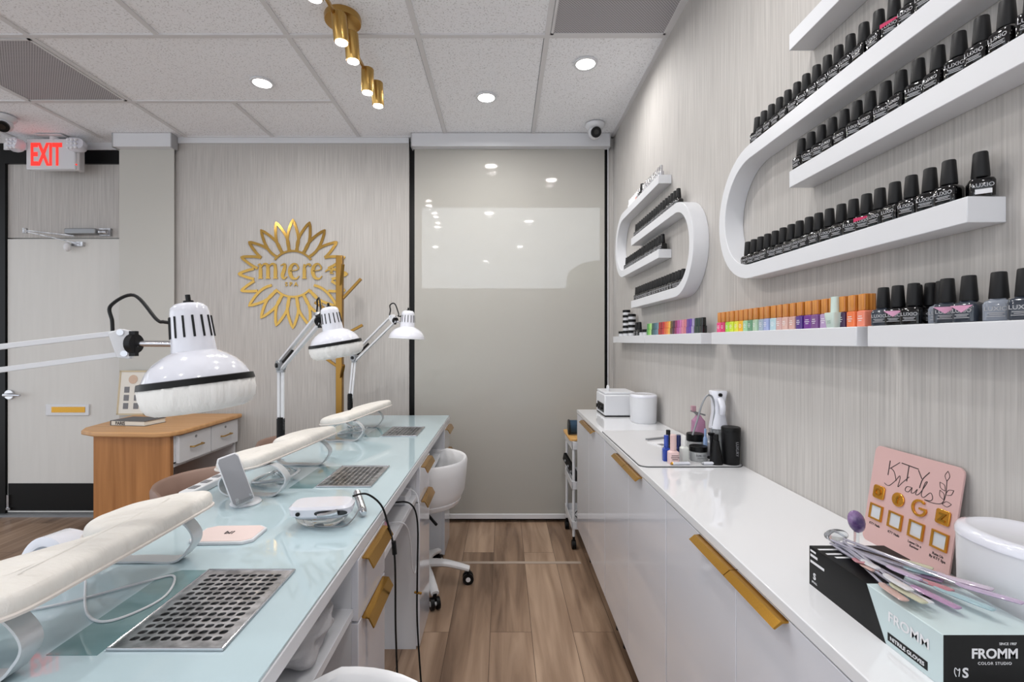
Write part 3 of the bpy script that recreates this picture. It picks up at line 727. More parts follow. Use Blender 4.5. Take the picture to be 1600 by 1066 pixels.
# cloth bundle
b = MB().sphere((0, 0, 0), 1, 40)
v0 = list(b.v); b = MB(); n1_ = 36; n2_ = 22; rs = []
for i in range(n2_+1):
    ph = math.pi*i/n2_; ring = []
    for j in range(n1_):
        th = 2*math.pi*j/n1_; d = Vector((math.sin(ph)*math.cos(th), math.sin(ph)*math.sin(th), -math.cos(ph)))
        f = 1+.45*noise.noise(d*2.1+Vector((3, 1, 7)))+.35*abs(noise.noise(d*4.5))
        q = Vector((d.x*.07*f, d.y*.10*f, d.z*.045*f)); ring.append(Vector((-.430+q.x, .955+q.y, max(.6285, .670+q.z))))
    rs.append(ring)
b.rings(rs)
tag(b.build('cloth_bundle', M_cloth, ang=80, sub=1), 'crumpled grey cloth bundle on the shelf of the nearest desk', 'cloth')

# ================================================================ LAMPS
def lamp(label, head, tilt, joint, elbow, post, cover, side=1, sc=(1, 1), extra=None):
    sxy, szz = sc; sc = sxy
    """head: centre of the shade rim; joint: top of arms; elbow; post: clamp base on the desk edge"""
    k = thing('desk_lamp', label, 'desk lamp', post); hd = Vector(head)
    A = Matrix.Translation(hd) @ Euler((R(tilt[0]), R(tilt[1]), 0)).to_matrix().to_4x4() @ Matrix.Diagonal((sxy, sxy, szz, 1))
    sh = MB().lathe([(.094, 0), (.0945, .004), (.0925, .016), (.084, .034), (.071, .049), (.056, .060), (.044, .067), (.0395, .069), (.035, .070), (.032, .070), (.040, .062), (.070, .048), (.084, .030), (.0905, .004)], seg=56)
    n = len(sh.v); sh.mesh(A); o = sh.build('lamp_shade', M_lampw, k, ang=50)
    b = MB().lathe([(.0395, .069), (.0390, .071), (.034, .146), (.032, .156), (.025, .163), (.012, .166)], seg=40).mesh(A); nk = b.build('neck', M_lampw, k, ang=50)
    b = MB()
    for i in range(14):
        a = 2*math.pi*i/14; ca, sa = math.cos(a), math.sin(a)
        b.bar((ca*.0376, sa*.0376, .096), (ca*.0350, sa*.0350, .138), .003, .003)
    b.mesh(A).build('vent_slot', M_black, nk, smooth=False)
    b = MB().cyl((0, 0, .163), (0, 0, .170), .009).cyl((0, 0, .17), (0, 0, .182), .0045).mesh(A); b.build('switch', M_blackp, k)
    if cover:
        rs = []; ns = 96
        for z, r in ((.016, .0925), (.004, .0985), (-.014, .099), (-.030, .096), (-.042, .088), (-.048, .075), (-.05, .05), (-.05, .002)):
            rs.append([Vector((math.cos(2*math.pi*i/ns)*(r+.0042*noise.noise(Vector((i*.7, z*18, 0)))), math.sin(2*math.pi*i/ns)*(r+.0042*noise.noise(Vector((i*.7, z*18, 0)))), z)) for i in range(ns)])
        MB().rings(rs, cap0=False).mesh(A).build('frilled_cover', M_frill, k, ang=70)
        MB().lathe([(.0955, .003), (.1008, .004), (.0985, .0155), (.0925, .0165)], seg=56).mesh(A).build('elastic_band', M_black, k)
    else:
        MB().lathe([(.0945, -.001), (.096, .002), (.0945, .005)], seg=56).mesh(A).build('rim', M_white, k)
        MB().sphere(A @ Vector((0, 0, .03)), .03*sc).build('bulb', M_label, k)
    J, E, P = Vector(joint), Vector(elbow), Vector(post)
    NK = A @ Vector((-.034, 0, .088)); 
    b = MB().cyl(NK, J, .006, seg=12); b.build('bracket', M_chrome, k)
    d = (NK-J).normalized()
    c_ = J+d*.020
    b = MB().cyl(c_-d*.006, c_+d*.006, .019, seg=20).bar(c_+Vector((0, 0, -.025)), c_+Vector((0, 0, .025)), .01, .012); b.build('knob', M_blackp, k)
    ax = (E-J).normalized(); up = Vector((0, 0, 1)); up = (up-ax*up.dot(ax)).normalized(); sd = ax.cross(up)
    b = MB().bar(J+up*.022*sc, E+up*.022*sc, .014, .010); b.build('arm', M_white, k, bev=.001)
    b = MB().bar(J-up*.020*sc-ax*.006, E-up*.020*sc, .014, .010); b.build('arm', M_white, k, bev=.001)
    pl = [J+up*.030, J-d*0+up*.022+(-ax)*.018, J-up*.005-ax*.028, J-up*.032-ax*.006, J-up*.026+ax*.014, J+up*.024+ax*.02]
    b = MB(); b.rings([[q+sd*.010 for q in pl], [q-sd*.010 for q in pl]]); b.build('head_joint', M_white, k, bev=.002)
    for q in (J+up*.022, J-up*.020): MB().cyl(q-sd*.013, q+sd*.013, .006, seg=12).build('bolt', M_chrome, k)
    b = MB().cyl(E-sd*.016, E+sd*.016, .022, seg=20).bar(E+Vector((0, 0, .01)), E-Vector((0, 0, .03)), .02, .03); b.build('elbow_joint', M_grey, k)
    b = MB().cyl(E-sd*.022, E+sd*.022, .010, seg=16); b.build('elbow_knob', M_blackp, k)
    b = MB().tube([E-ax*.035+up*.001, E-ax*.15], .007, 10); b.build('spring', M_blackp, k)
    ps = Vector((.008, 0, 0))
    b = MB().bar(P+ps+Vector((0, 0, .09)), E+ps, .010, .012).bar(P-ps+Vector((0, 0, .09)), E-ps, .010, .012); b.build('lower_arm', M_white, k, bev=.001)
    b = MB()
    for i in range(16): b.cyl(P+Vector((0, 0, .045+.006*i)), P+Vector((0, 0, .049+.006*i)), .017, seg=14)
    b.cyl(P+Vector((0, 0, .03)), P+Vector((0, 0, .145)), .0135, seg=14); b.build('lower_spring', M_blackp, k)
    b = MB().box(P.x-.02, P.x+.03, P.y-.02, P.y+.02, P.z, P.z+.030).cyl(P+Vector((0, 0, .02)), P+Vector((0, 0, .05)), .01); b.build('clamp', M_white, k, bev=.003)
    CT = A @ Vector((-.034, 0, .130)); m1 = J+Vector((0, 0, .075*szz))-d*.028; m2 = J*.80+CT*.20+Vector((0, 0, .088*szz)); m3 = J*.35+CT*.65+Vector((0, 0, .022*szz))
    MB().tube([J+up*.02-d*.02, J-d*.025+Vector((0, 0, .045)), m1, m2, m3, CT+Vector((-.02, 0, .002)), CT], .0034*sc, 8, 8).build('cable', M_blackp, k)
    return k
lamp('large white desk lamp with black band and frilled cover, at the left', (-.604, .94, 1.166), (0, -7), (-.756, .945, 1.250), (-1.12, .79, 1.190), (-.962, .66, TZ), True)
lamp('white desk lamp with frilled cover in front of the gold logo', (-.600, 1.70, 1.238), (4, -9), (-.685, 1.76, 1.335), (-.962, 2.05, 1.150), (-.962, 2.05, TZ), True, sc=(.92, .85))
lamp('small white desk lamp with bare shade, farthest, by the window shade', (-.565, 2.78, 1.268), (0, 3), (-.655, 2.82, 1.385), (-.935, 2.98, 1.150), (-.962, 2.98, TZ), False, sc=(1.1, 1.0))

# ================================================================ STOOLS
def stool(x, y, rz, label, name='salon_stool', m=M_stoolw, zs=0, low=.66):
    k = thing(name, label, 'stool', (0, 0, 0))
    b = MB()
    MB().lathe([(.12, .43), (.19, .435), (.20, .455), (.195, .48), (.17, .495), (.02, .50)], (0, 0, zs), 40).build('seat', m, k)
    n = 28; rs = []
    for i in range(n+1):
        a = R(-105+210*i/n); hgt = (low-.50)*(1 if 3 < i < n-3 else .72 + .28*min(i, n-i)/4)+.0
        ca, sa = math.cos(a), math.sin(a); sec = []
        for (r, z) in ((.10, .405), (.185, .43), (.218, .50), (.228, .50+hgt*.6), (.232, .50+hgt*.93), (.226, .50+hgt), (.212, .50+hgt*.96), (.206, .50+hgt*.6), (.190, .52), (.17, .44), (.09, .42)):
            sec.append(Vector((r*ca, r*sa, z+zs)))
        rs.append(sec)
    MB().rings(rs).build('backrest', m, k, ang=60)
    MB().cyl((0, 0, .12), (0, 0, .44+zs), .025).cyl((0, 0, .10), (0, 0, .3), .034).build('gas_lift', M_blackp if m is M_brown else M_stoolw, k)
    MB().tube([(.02, -.06, .43+zs), (.10, -.16, .42+zs), (.15, -.2, .40+zs)], .007, 8, 4).build('lever', M_blackp, k)
    for i in range(5):
        a = R(18+72*i); ca, sa = math.cos(a), math.sin(a)
        b = MB().tube([(ca*.02, sa*.02, .115), (ca*.12, sa*.12, .11), (ca*.24, sa*.24, .075)], lambda t: .030-.010*t, 10, 5, flat=(.7, 1)); b.build('base_arm', M_stoolw, k)
        cx, cy = ca*.235, sa*.235; px, py = -sa, ca
        w_ = MB().cyl((cx-px*.022, cy-py*.022, .028), (cx-px*.006, cy-py*.006, .028), .028, seg=24).cyl((cx+px*.006, cy+py*.006, .028), (cx+px*.022, cy+py*.022, .028), .028, seg=24).cyl((cx, cy, .04), (cx, cy, .075), .010)
        w_ = w_.build('caster', M_black, k)
        MB().cyl((cx-px*.024, cy-py*.024, .028), (cx+px*.024, cy+py*.024, .028), .012, seg=20).build('wheel_cap', M_stoolw, w_)
    k.location = (x, y, 0); k.rotation_euler = (0, 0, rz); return k
s1 = stool(-.415, 2.43, R(-12), 'white bucket-back stool on casters at the farthest desk')
clone(s1, (-.275, .640, -.0), R(20), 'white stool back just showing below the nearest desk')
c1 = stool(-1.13, 1.90, R(160), 'brown padded client chair on the far side of the middle desk', 'client_chair', M_brown, 0, .705)
clone(c1, (-1.12, 2.64, 0), R(170), 'brown padded client chair beside the coat stand')
for o_ in bpy.data.objects:
    if o_.name.startswith('client_chair'): o_['category'] = 'chair'

# ================================================================ RIGHT CABINETS
CX = .428; CZ = .857; CB = .18
def cabinet(y0, y1, label):
    k = thing('base_cabinet', label, 'cabinet', ((CX+WX)/2, (y0+y1)/2, 0)); xi = WX-.003
    MB().box(CX+.02, xi, y0+.001, y1-.001, CB, CZ-.0205).build('carcass', M_white, k, smooth=False)
    for (a, b_) in ((y0+.0015, (y0+y1)/2-.001), ((y0+y1)/2+.001, y1-.0015)):
        dd = MB().box(CX+.002, CX+.0195, a, b_, CB-.005, CZ-.024).build('door', M_gloss, k, bev=.001)
        near = a > (y0+y1)/2-.01
        h0, h1 = (a, a+.16) if near else (b_-.16, b_)
        MB().rings([[Vector((CX+x_, y_, CZ-.023+z_)) for x_, z_ in ((.006, -.001), (-.010, -.002), (-.022, -.012), (-.019, -.014), (-.007, -.005), (.006, -.004))] for y_ in (h0, h1)]).build('handle', M_gold, dd, smooth=False)
    for yy in (y0+.06, y1-.06):
        for xx in (CX+.08, xi-.05): MB().cyl((xx, yy, 0), (xx, yy, CB), .016).build('leg', M_blackp, k)
    return k
for y1, l in ((2.75, 'farthest white gloss cabinet, next to the trolley'), (1.998, 'second white gloss cabinet from the far end, below the grey mat'),
              (1.248, 'third white gloss cabinet from the far end, with two long gold handles side by side'), (.498, 'nearest white gloss cabinet, below the glove box')):
    cabinet(y1-.748, y1, l)
tag(MB().box(CX, WX-.001, -.25, 2.752, CZ-.020, CZ).build('countertop', M_top, bev=.0015), 'long glossy white countertop along the right wall', 'countertop')

def rrect(x0, x1, y0, y1, r, n=6):
    out = []
    for cx, cy, a0 in ((x1-r, y1-r, 0), (x0+r, y1-r, 90), (x0+r, y0+r, 180), (x1-r, y0+r, 270)):
        for i in range(n+1): a = R(a0+90*i/n); out.append((cx+r*math.cos(a), cy+r*math.sin(a)))
    return out
k = thing('counter_mat', 'grey white table mat with dark edge lying on the countertop', 'mat', (.6, 1.78, CZ))
MB().prism(rrect(.432, .764, 1.488, 2.09, .03), CZ, CZ+.0025).build('edge_layer', mat('mat_edge', (66, 66, 68), .5), k, smooth=False)
MB().prism(rrect(.434, .762, 1.491, 2.087, .028), CZ+.0025, CZ+.004).build('mat_surface', mat('mat_grey', (208, 208, 210), .4), k, smooth=False)
MZ = CZ+.004
# sterilizer
k = thing('tool_sterilizer', 'white box sterilizer with lid handle and black dials at the counter far end', 'sterilizer', (.60, 2.6, CZ))
MB().box(.532, .690, 2.48, 2.70, CZ+.006, CZ+.115).build('housing', M_white, k, bev=.006)
MB().box(.534, .688, 2.482, 2.698, CZ, CZ+.006).build('base', M_black, k)
MB().box(.536, .700, 2.50, 2.70, CZ+.115, CZ+.128).build('lid', M_white, k, bev=.004)
MB().tube([(.57, 2.56, CZ+.127), (.57, 2.56, CZ+.148), (.57, 2.575, CZ+.155), (.57, 2.59, CZ+.148), (.57, 2.59, CZ+.127)], .005, 8, 4).build('handle', M_white, k)
pn = MB().box(.530, .532, 2.50, 2.66, CZ+.02, CZ+.065).build('control_panel', M_black, k)
for y in (2.53, 2.58, 2.63): MB().cyl((.530, y, CZ+.042), (.518, y, CZ+.042), .011).build('dial', M_blackp, pn)
# bins
def bin_(x, y, label):
    k = thing('counter_bin', label, 'bin', (0, 0, 0))
    MB().loft([(0, .056, .066), (.006, .060, .070), (.12, .062, .072), (.124, .062, .072)], seg=40, pw=2.3).build('bin_body', M_white, k, ang=50)
    MB().loft([(.1245, .0635, .0735), (.131, .0635, .0735), (.137, .060, .070), (.139, .052, .062), (.137, .046, .056)], seg=40, pw=2.3).build('lid', M_lampw, k, ang=50)
    k.location = (x, y, CZ); return k
b1 = bin_(.690, 2.33, 'small white lidded bin beside the white sterilizer')
clone(b1, (.703, .635, CZ), 0, 'small white lidded bin at the right edge, behind the glove box')

# ------------- bottle prototypes
def proto_lux(name='gel_polish_bottle', mbody=M_bottle, text=True):
    k = thing(name, 'black gel polish bottle', 'polish bottle', (0, 0, 0))
    MB().loft([(0, .0140, .0140), (.0015, .0158, .0158), (.025, .0160, .0160), (.0295, .0142, .0142), (.0315, .0100, .0100), (.0340, .0085, .0085)], seg=20, pw=5).build('bottle_body', mbody, k, ang=50)
    MB().lathe([(.0108, .0335), (.0112, .035), (.0088, .0715), (.0080, .0730), (.005, .0735)], seg=18).build('cap', M_cap, k, ang=40)
    if text:
        t_ = text_mb('LUXIO', .0085, .0003, on_x((-.0162, 0, .0155)), offset=.00012)
        for j, (w_, z) in enumerate(((.018, .0115), (.014, .0092), (.020, .0066))): t_.box(-.0163, -.0160, -w_/2, w_/2, z, z+.0011)
        t_.build('label_print', mat('print_silver', (168, 168, 172), .5), k, smooth=False)
    return k
PX = .7355; S1 = CZ
lux = proto_lux()
lux.location = (.7355, 1.415, 1.4765); first = [True]
G_LUX = 'black gel polish bottles on the wall shelves'
def put(proto, x, y, z, label, group=None, rz=None, mats=None, cat=None):
    global first
    rz = R(random.uniform(2, 28)) if rz is None else rz
    if proto is lux and first[0]:
        first[0] = False; lux.location = (x, y, z); lux.rotation_euler = (0, 0, rz); lux['label'] = label
        if group: lux['group'] = group
        return lux
    return clone(proto, (x, y, z), rz, label, group, cat, mats)

# ---------------- serpentine shelves
SX = .708; T = .04
def cshelf(zt_, zb_, yc, ye_t, ye_b, far, label):
    sg = 1 if far else -1; zc = (zt_+zb_)/2; ro = (zt_-zb_)/2+T/2; ri = ro-T; n = 24
    O = [(ye_t, zt_+T/2)]; I = [(ye_t, zt_-T/2)]
    for i in range(n+1):
        a = R(90-180*i/n); O.append((yc+sg*ro*math.cos(a), zc+ro*math.sin(a))); I.append((yc+sg*ri*math.cos(a), zc+ri*math.sin(a)))
    O.append((ye_b, zb_-T/2)); I.append((ye_b, zb_+T/2))
    rs = [[Vector((SX, o[0], o[1])), Vector((WX-.0005, o[0], o[1])), Vector((WX-.0005, i_[0], i_[1])), Vector((SX, i_[0], i_[1]))] for o, i_ in zip(O, I)]
    o = MB().rings(rs).build('wall_shelf', M_white, ang=30, bev=.0012)
    tag(o, label, 'shelf'); return o
B1, B2_, B3, B4 = 1.993, 1.801, 1.654, 1.456
cshelf(B1, B3, 2.80, 2.156, 2.156, True, 'white C-shaped wall shelf opening toward the camera, upper one of the far pair')
cshelf(B2_, B4, 1.955, 2.62, 2.62, False, 'white C-shaped wall shelf curving at its near end, lower one of the far pair')
cshelf(B2_, B4, 1.36, .722, .722, True, 'large white C-shaped wall shelf curving at its far end, nearest pair')
cshelf(B1, B3, .54, 1.172, 1.172, False, 'large white C-shaped wall shelf with free far ends, nearest pair top')
# straight shelves
def sshelf(y0, y1, label):
    tag(MB().box(.709, WX-.0005, y0, y1, 1.244, 1.284).build('wall_shelf', M_white, bev=.0015), label, 'shelf')
sshelf(2.375, 3.05, 'short straight white shelf in the far corner holding stacked jars')
sshelf(1.70, 2.371, 'straight white shelf holding small multicoloured bottles')
sshelf(.95, 1.612, 'straight white shelf holding bottles with amber caps')
sshelf(.28, .922, 'straight white shelf holding dark bottles, nearest right')
ST = 1.284

def row(z, ys, label, group, x=.7345, mark=None, rz=None):
    for i, y in enumerate(ys):
        m_ = mark and i == mark[0]
        q = put(lux, x+random.uniform(-.001, .001), y, z, mark[1] if m_ else label, None if m_ else group, R(24) if m_ else rz)
        if m_: MB().prism([(-.0150, 0), (.0150, 0), (.0150, -.003), (-.0150, -.008)], 0, .0004, on_x((-.0163, 0, .0262))).build('shoulder_mark', mat('mark_magenta', (190, 40, 90), .4), q, smooth=False, local=True)
def lin(a, b_, step):
    n = int(round(abs(b_-a)/step)); return [a+(b_-a)*i/n for i in range(n+1)]
def pxy(l, x=.7345): return [x*740/(q-786) for q in l]
g4 = 'black bottles on the lowest level of the near curved shelf'
row(B4+.02, [1.405]+pxy([1181, 1191, 1201, 1216, 1234, 1246, 1259, 1276, 1292, 1317, 1333])[0:0]+lin(1.372, .7725, .0353), 'black gel polish bottle in the row on the lowest level of the large curved shelf', g4, .7275, (13, 'black bottle with a magenta shoulder stripe, midway along the lowest large curved shelf level'))
for y, l in ((.7385, 'black bottle with barcode sticker, nearest on the lowest level of the large curved shelf'),):
    q = put(lux, .7445, y, B4+.02, l, None, R(55))
    MB().box(-.0164, -.0161, -.010, .009, .005, .012).build('barcode_sticker', M_label, q, local=True)
g3 = 'black bottles on the free-ended bar of the near curved shelf'
row(B3+.02, lin(1.155, .575, .0355), 'black gel polish bottle in the row on the free-ended bar of the large curved shelf', g3, .7275)
g2 = 'black bottles on the upper bar of the near curved shelf'
row(B2_+.02, lin(1.355, .735, .0355), 'black gel polish bottle in the row on the upper bar of the large curved shelf', g2, .7275, (13, 'black bottle with a magenta shoulder stripe on the upper bar of the large curved shelf'))
gf2 = 'black bottles on the upper bar of the far curved shelf'
row(B2_+.02, lin(2.595, 1.985, .0345), 'black gel polish bottle in the row on the second level of the small far shelf', gf2)
gf3 = 'black bottles on the third level of the far curved shelf'
row(B3+.02, lin(2.80, 2.18, .0345), 'black gel polish bottle in the row on the third level of the small far shelf', gf3)
gf4 = 'black bottles on the lowest level of the far curved shelf'
row(B4+.02, lin(2.595, 1.93, .0345), 'black gel polish bottle in the row on the lowest level of the small far shelf', gf4)

# small silver and clear bottles on the far top bar
k = thing('nail_art_bottle', 'tiny bottle', 'polish bottle', (0, 0, 0))
MB().loft([(0, .010, .010), (.002, .011, .011), (.028, .011, .011), (.034, .006, .006)], seg=16, pw=3).build('bottle_body', M_clear, k)
MB().lathe([(.0075, .033), (.0075, .058), (.004, .060)], seg=14).build('cap', M_chrome, k)
tiny = k
ms = [(mat('t_white', (236, 236, 238), .3), M_label), (mat('t_pinkg', (214, 160, 150), .3), M_label), (mat('t_silver', (190, 190, 194), .25, metal=.6), M_chrome), (mat('t_silver', 0), M_label)]
ys = lin(2.745, 2.20, .030); used = False
for i, y in enumerate(ys):
    if i < 6: lb, mb_, mc = 'small white-capped bottle at the far end of the topmost bar of the small far shelf', ms[0][0], ms[0][1]
    elif i == 8: continue
    else: lb, mb_, mc = 'small silver-capped bottle at the near end of the topmost bar of the small far shelf', ms[2][0], M_chrome
    g_ = 'white-capped bottles on the top far bar' if i < 6 else 'silver-capped bottles on the top far bar'
    if i == 5: lb, mb_, mc, g_ = 'small rose-coloured bottle with white cap on the topmost bar of the far shelf', ms[1][0], M_label, None
    if not used:
        used = True; tiny.location = (.735, y, B1+.02); tiny['label'] = lb; tiny['group'] = g_
        for c_ in kids(tiny):
            c_.material_slots[0].link = 'OBJECT'; c_.material_slots[0].material = mb_ if c_.name.startswith('bottle') else mc
    else: clone(tiny, (.735, y, B1+.02), 0, lb, g_, None, {'bottle_body': mb_, 'cap': mc})
put(lux, .735, ys[8], B1+.02, 'single black bottle on the topmost bar of the small far shelf')

# amber-capped colourful bottles
M_amber = mat('amber_cap', (206, 138, 66), .18, coat=.5); noise_col(M_amber, (176, 98, 32), (234, 160, 76), (90, 90, 1), 2)
k = thing('polish_bottle', 'bottle', 'polish bottle', (0, 0, 0))
MB().loft([(0, .0120, .0120), (.001, .0132, .0132), (.031, .0132, .0132), (.033, .0115, .0115), (.0335, .006, .006)], seg=20, pw=9).build('bottle_body', M_pink, k, ang=40)
MB().loft([(.0336, .0108, .0108), (.0345, .0114, .0114), (.066, .0114, .0114), (.067, .0105, .0105)], seg=20, pw=9).build('cap', M_amber, k, ang=40)
b = MB()
for w_, z in ((.012, .021), (.016, .0165), (.010, .012)): b.box(-.01335, -.0131, -w_/2, w_/2, z, z+.0014)
b.build('label_print', M_label, k, smooth=False)
amb = k; usedA = False
cols = [('hot pink', 1117, (232, 70, 130)), ('magenta', 1125, (205, 40, 105)), ('lime green', 1132, (160, 215, 60)), ('yellow-green', 1140, (200, 220, 50)), ('lemon', 1148, (225, 222, 60)), ('golden yellow', 1154, (236, 180, 40)),
        ('mint', 1161, (160, 205, 165)), ('forest green', 1168, (100, 150, 115)), ('sage', 1177, (170, 198, 170)), ('grey blue', 1186, (160, 175, 190)), ('periwinkle', 1196, (160, 172, 215)), ('ice blue', 1206, (180, 208, 216)),
        ('dusty rose', 1217, (205, 168, 164)), ('blush', 1229, (214, 176, 166)), ('nude pink', 1241, (210, 168, 158)), ('deep violet', 1252, (80, 45, 130)), ('royal purple', 1261, (110, 50, 140)), ('plum', 1273, (120, 75, 135)),
        ('lilac', 1285, (178, 152, 192)), ('lavender', 1303, (196, 176, 214)), ('dark plum', 1318, (60, 30, 70)), ('bright orange', 1329, (236, 122, 70)), ('coral', 1347, (236, 138, 112))]
pos = lin(1.602, .964, .0290); pos = pos[:len(cols)] if len(pos) >= len(cols) else lin(1.602, .964, .638/(len(cols)-1))
for (nm, px, rgb), y in zip(cols, pos):
    mm_ = mat('polish_'+nm.replace(' ', '_'), rgb, .2, coat=.4)
    lb = nm+' polish bottle with an amber cap on the straight shelf'
    if not usedA:
        usedA = True; amb.location = (.741, y, ST); amb['label'] = lb
        for c_ in kids(amb):
            if c_.name.startswith('bottle_body'): c_.material_slots[0].link = 'OBJECT'; c_.material_slots[0].material = mm_
    else: clone(amb, (.741+random.uniform(-.002, .002), y, ST), R(random.uniform(-8, 3)), lb, None, None, {'bottle_body': mm_})
# pale mint bottle in front
k = thing('polish_bottle', 'pale mint bottle with a matching tall cap, standing forward on the amber-cap shelf', 'polish bottle', (.7225, 1.035, ST))
M_mint = mat('mint_bottle', (200, 216, 208), .25, coat=.3)
MB().loft([(0, .0115, .0115), (.002, .0125, .0125), (.030, .0155, .0155), (.033, .0150, .0150), (.0335, .007, .007)], (.7255, 1.035, ST), 20, 7).build('bottle_body', M_mint, k)
MB().lathe([(.0085, .033), (.0078, .067), (.006, .068)], (.7255, 1.035, ST), 18).build('cap', M_mint, k)
b = MB()
for w_, z in ((.014, .022), (.010, .014), (.010, .010)): b.box(.7110, .7118, 1.035-w_/2, 1.035+w_/2, ST+z, ST+z+.0016)
b.build('label_print', mat('mint_print', (150, 170, 160), .5), k, smooth=False)
# small multicoloured bottles further away
k = thing('mini_polish_bottle', 'bottle', 'polish bottle', (0, 0, 0))
MB().loft([(0, .0095, .0095), (.001, .0105, .0105), (.026, .0105, .0105), (.028, .008, .008)], seg=16, pw=6).build('bottle_body', M_pink, k, ang=40)
MB().loft([(.0281, .0090, .0090), (.056, .0086, .0086), (.057, .0075, .0075)], seg=16, pw=4).build('cap', M_pink, k, ang=40)
mini = k; usedM = False
mcols = [('leaf green', (70, 140, 70)), ('apple green', (120, 190, 80)), ('pale lime', (170, 215, 130)), ('pine green', (40, 85, 70)), ('teal', (50, 95, 105)), ('slate blue', (75, 110, 130)), ('steel blue', (110, 140, 150)),
         ('scarlet', (170, 25, 25)), ('crimson', (150, 10, 20)), ('cherry red', (190, 30, 35)), ('burnt orange', (215, 95, 40)), ('orange', (230, 130, 50)), ('marigold', (235, 180, 70)), ('olive', (100, 80, 40)), ('aubergine', (70, 20, 50)),
         ('raspberry', (140, 40, 90)), ('orchid', (180, 80, 150)), ('mauve pink', (195, 110, 165)), ('rose', (210, 130, 150)), ('dusty pink', (205, 120, 130)), ('violet', (110, 70, 150)), ('purple', (100, 60, 160)), ('pale lavender', (165, 150, 190)),
         ('dark green', (20, 50, 40)), ('bottle green', (15, 45, 38)), ('ink black', (20, 24, 24))]
for (nm, rgb), y in zip(mcols, lin(2.362, 1.722, .64/25)):
    mm_ = mat('mini_'+nm.replace(' ', '_'), rgb, .22, coat=.4); lb = nm+' mini polish bottle in the multicoloured row on the straight shelf'
    if not usedM:
        usedM = True; mini.location = (.728, y, ST); mini['label'] = lb
        for c_ in kids(mini): c_.material_slots[0].link = 'OBJECT'; c_.material_slots[0].material = mm_
    else: clone(mini, (.728, y, ST), 0, lb, None, None, {'bottle_body': mm_, 'cap': mm_})
# jars in the far corner
k = thing('gel_jar', 'jar', 'jar', (0, 0, 0))
MB().lathe([(.019, 0), (.021, .002), (.021, .016), (.019, .017)], seg=24).build('jar_body', mat('jar_white', (200, 200, 204), .2), k)
MB().lathe([(.0225, .0171), (.0225, .030), (.021, .031)], seg=24).build('lid', M_black, k)
k.location = (.737, 2.93, ST); k['label'] = 'low black-lidded jar in the far corner, standing alone left of the jar stack'; jar = k
for i, wd_ in enumerate(('bottom jar', 'second jar', 'third jar', 'fourth jar', 'topmost jar')):
    clone(jar, (.735, 2.82, ST+.0311*i), R(20*i), wd_+' of the black jar stack in the far corner')
for i, wd_ in enumerate(('bottom jar', 'second jar', 'third jar', 'top jar')):
    clone(jar, (.735, 2.70, ST+.0311*i), R(20*i), wd_+' of the shorter black jar stack nearer the camera')
put(lux, .735, 2.60, ST, 'black bottle between the jar stacks and the green bottles, farther one')
put(lux, .735, 2.545, ST, 'black bottle between the jar stacks and the green bottles, nearer one')
clone(jar, (.735, 2.48, ST), 0, 'low black-lidded jar just left of the green bottles')
clone(jar, (.735, 2.425, ST), 0, 'low black-lidded jar touching the first green bottle')

# large dark bottles at the near right
def big(y, x, label, mb_, vee, grey=False, rz=25):
    q = clone(lux, (x, y, ST), R(rz), label, None, None, {'bottle_body': mb_})
    if vee:
        MB().prism([(-.0150, 0), (.0150, 0), (0, -.011)], 0, .0004, on_x((-.0163, 0, .0262))).build('shoulder_mark', vee, q, smooth=False, local=True)
    return q
VP_ = mat('vee_pink', (206, 150, 180), .5)
big(.905, .727, 'slate bottle beside the coral amber-capped bottle', M_slate, None)
big(.872, .727, 'dark bottle with a pink corner mark, second on the nearest shelf', M_bottle, VP_)
big(.838, .727, 'shiny black bottle, third on the nearest straight shelf', M_bottle, None)
big(.805, .747, 'grey bottle standing back on the nearest straight shelf', M_greyb, None)
big(.775, .727, 'slate bottle with a pink V mark, fourth from the near end', M_slate, VP_, rz=38)
big(.739, .727, 'slate bottle with a wide pink V mark, next to the grey end bottle', M_slate, VP_, rz=15)
big(.700, .733, 'grey bottle at the near end of the straight shelf', M_greyb, None, rz=32)
big(.664, .733, 'slate bottle beyond the grey end bottle, cut by the picture edge', M_slate, None)
big(.862, .752, 'black cap bottle in the back row between second and third', M_bottle, None)
big(.832, .752, 'black bottle in the back row behind the shiny black one', M_bottle, None)

# ================================================================ COUNTER ITEMS ON THE MAT
def at(px, Y): return (px-786)*Y/740
def simple_bottle(name, x, y, w_, hb, hc, mb_, mc, label, pw=4, z=MZ, cw=.6, cat='bottle'):
    k = thing(name, label, cat, (x, y, z))
    MB().loft([(0, w_*.92, w_*.92), (.002, w_, w_), (hb*.9, w_, w_), (hb, w_*.7, w_*.7), (hb+.002, w_*.45, w_*.45)], (x, y, z), 20, pw).build('bottle_body', mb_, k)
    MB().lathe([(w_*cw, hb+.0021), (w_*cw, hb+hc*.96), (w_*cw*.85, hb+hc)], (x, y, z), 18).build('cap', mc, k)
    return k
M_blue = mat('blue_glass', (30, 62, 160), .15, coat=.4); M_navy = mat('navy', (24, 34, 90), .2, coat=.4)
simple_bottle('polish_bottle', at(1041, 1.56), 1.56, .0125, .042, .042, M_blue, M_blue, 'bright blue bottle at the left of the mat group', cat='polish bottle')
k = simple_bottle('polish_bottle', at(1052, 1.52), 1.52, .0165, .042, .052, mat('blush_bottle', (226, 196, 194), .3), mat('blush_cap', (214, 184, 182), .35), 'blush pink bottle with tall pink cap on the mat', cat='polish bottle')
b = MB(); x = at(1052, 1.52)
for w_, z in ((.022, .028), (.026, .022), (.018, .016)): b.box(x-w_/2, x+w_/2, 1.52-.0168, 1.52-.0165, MZ+z, MZ+z+.0018)
b.build('label_print', M_ink, k, smooth=False)
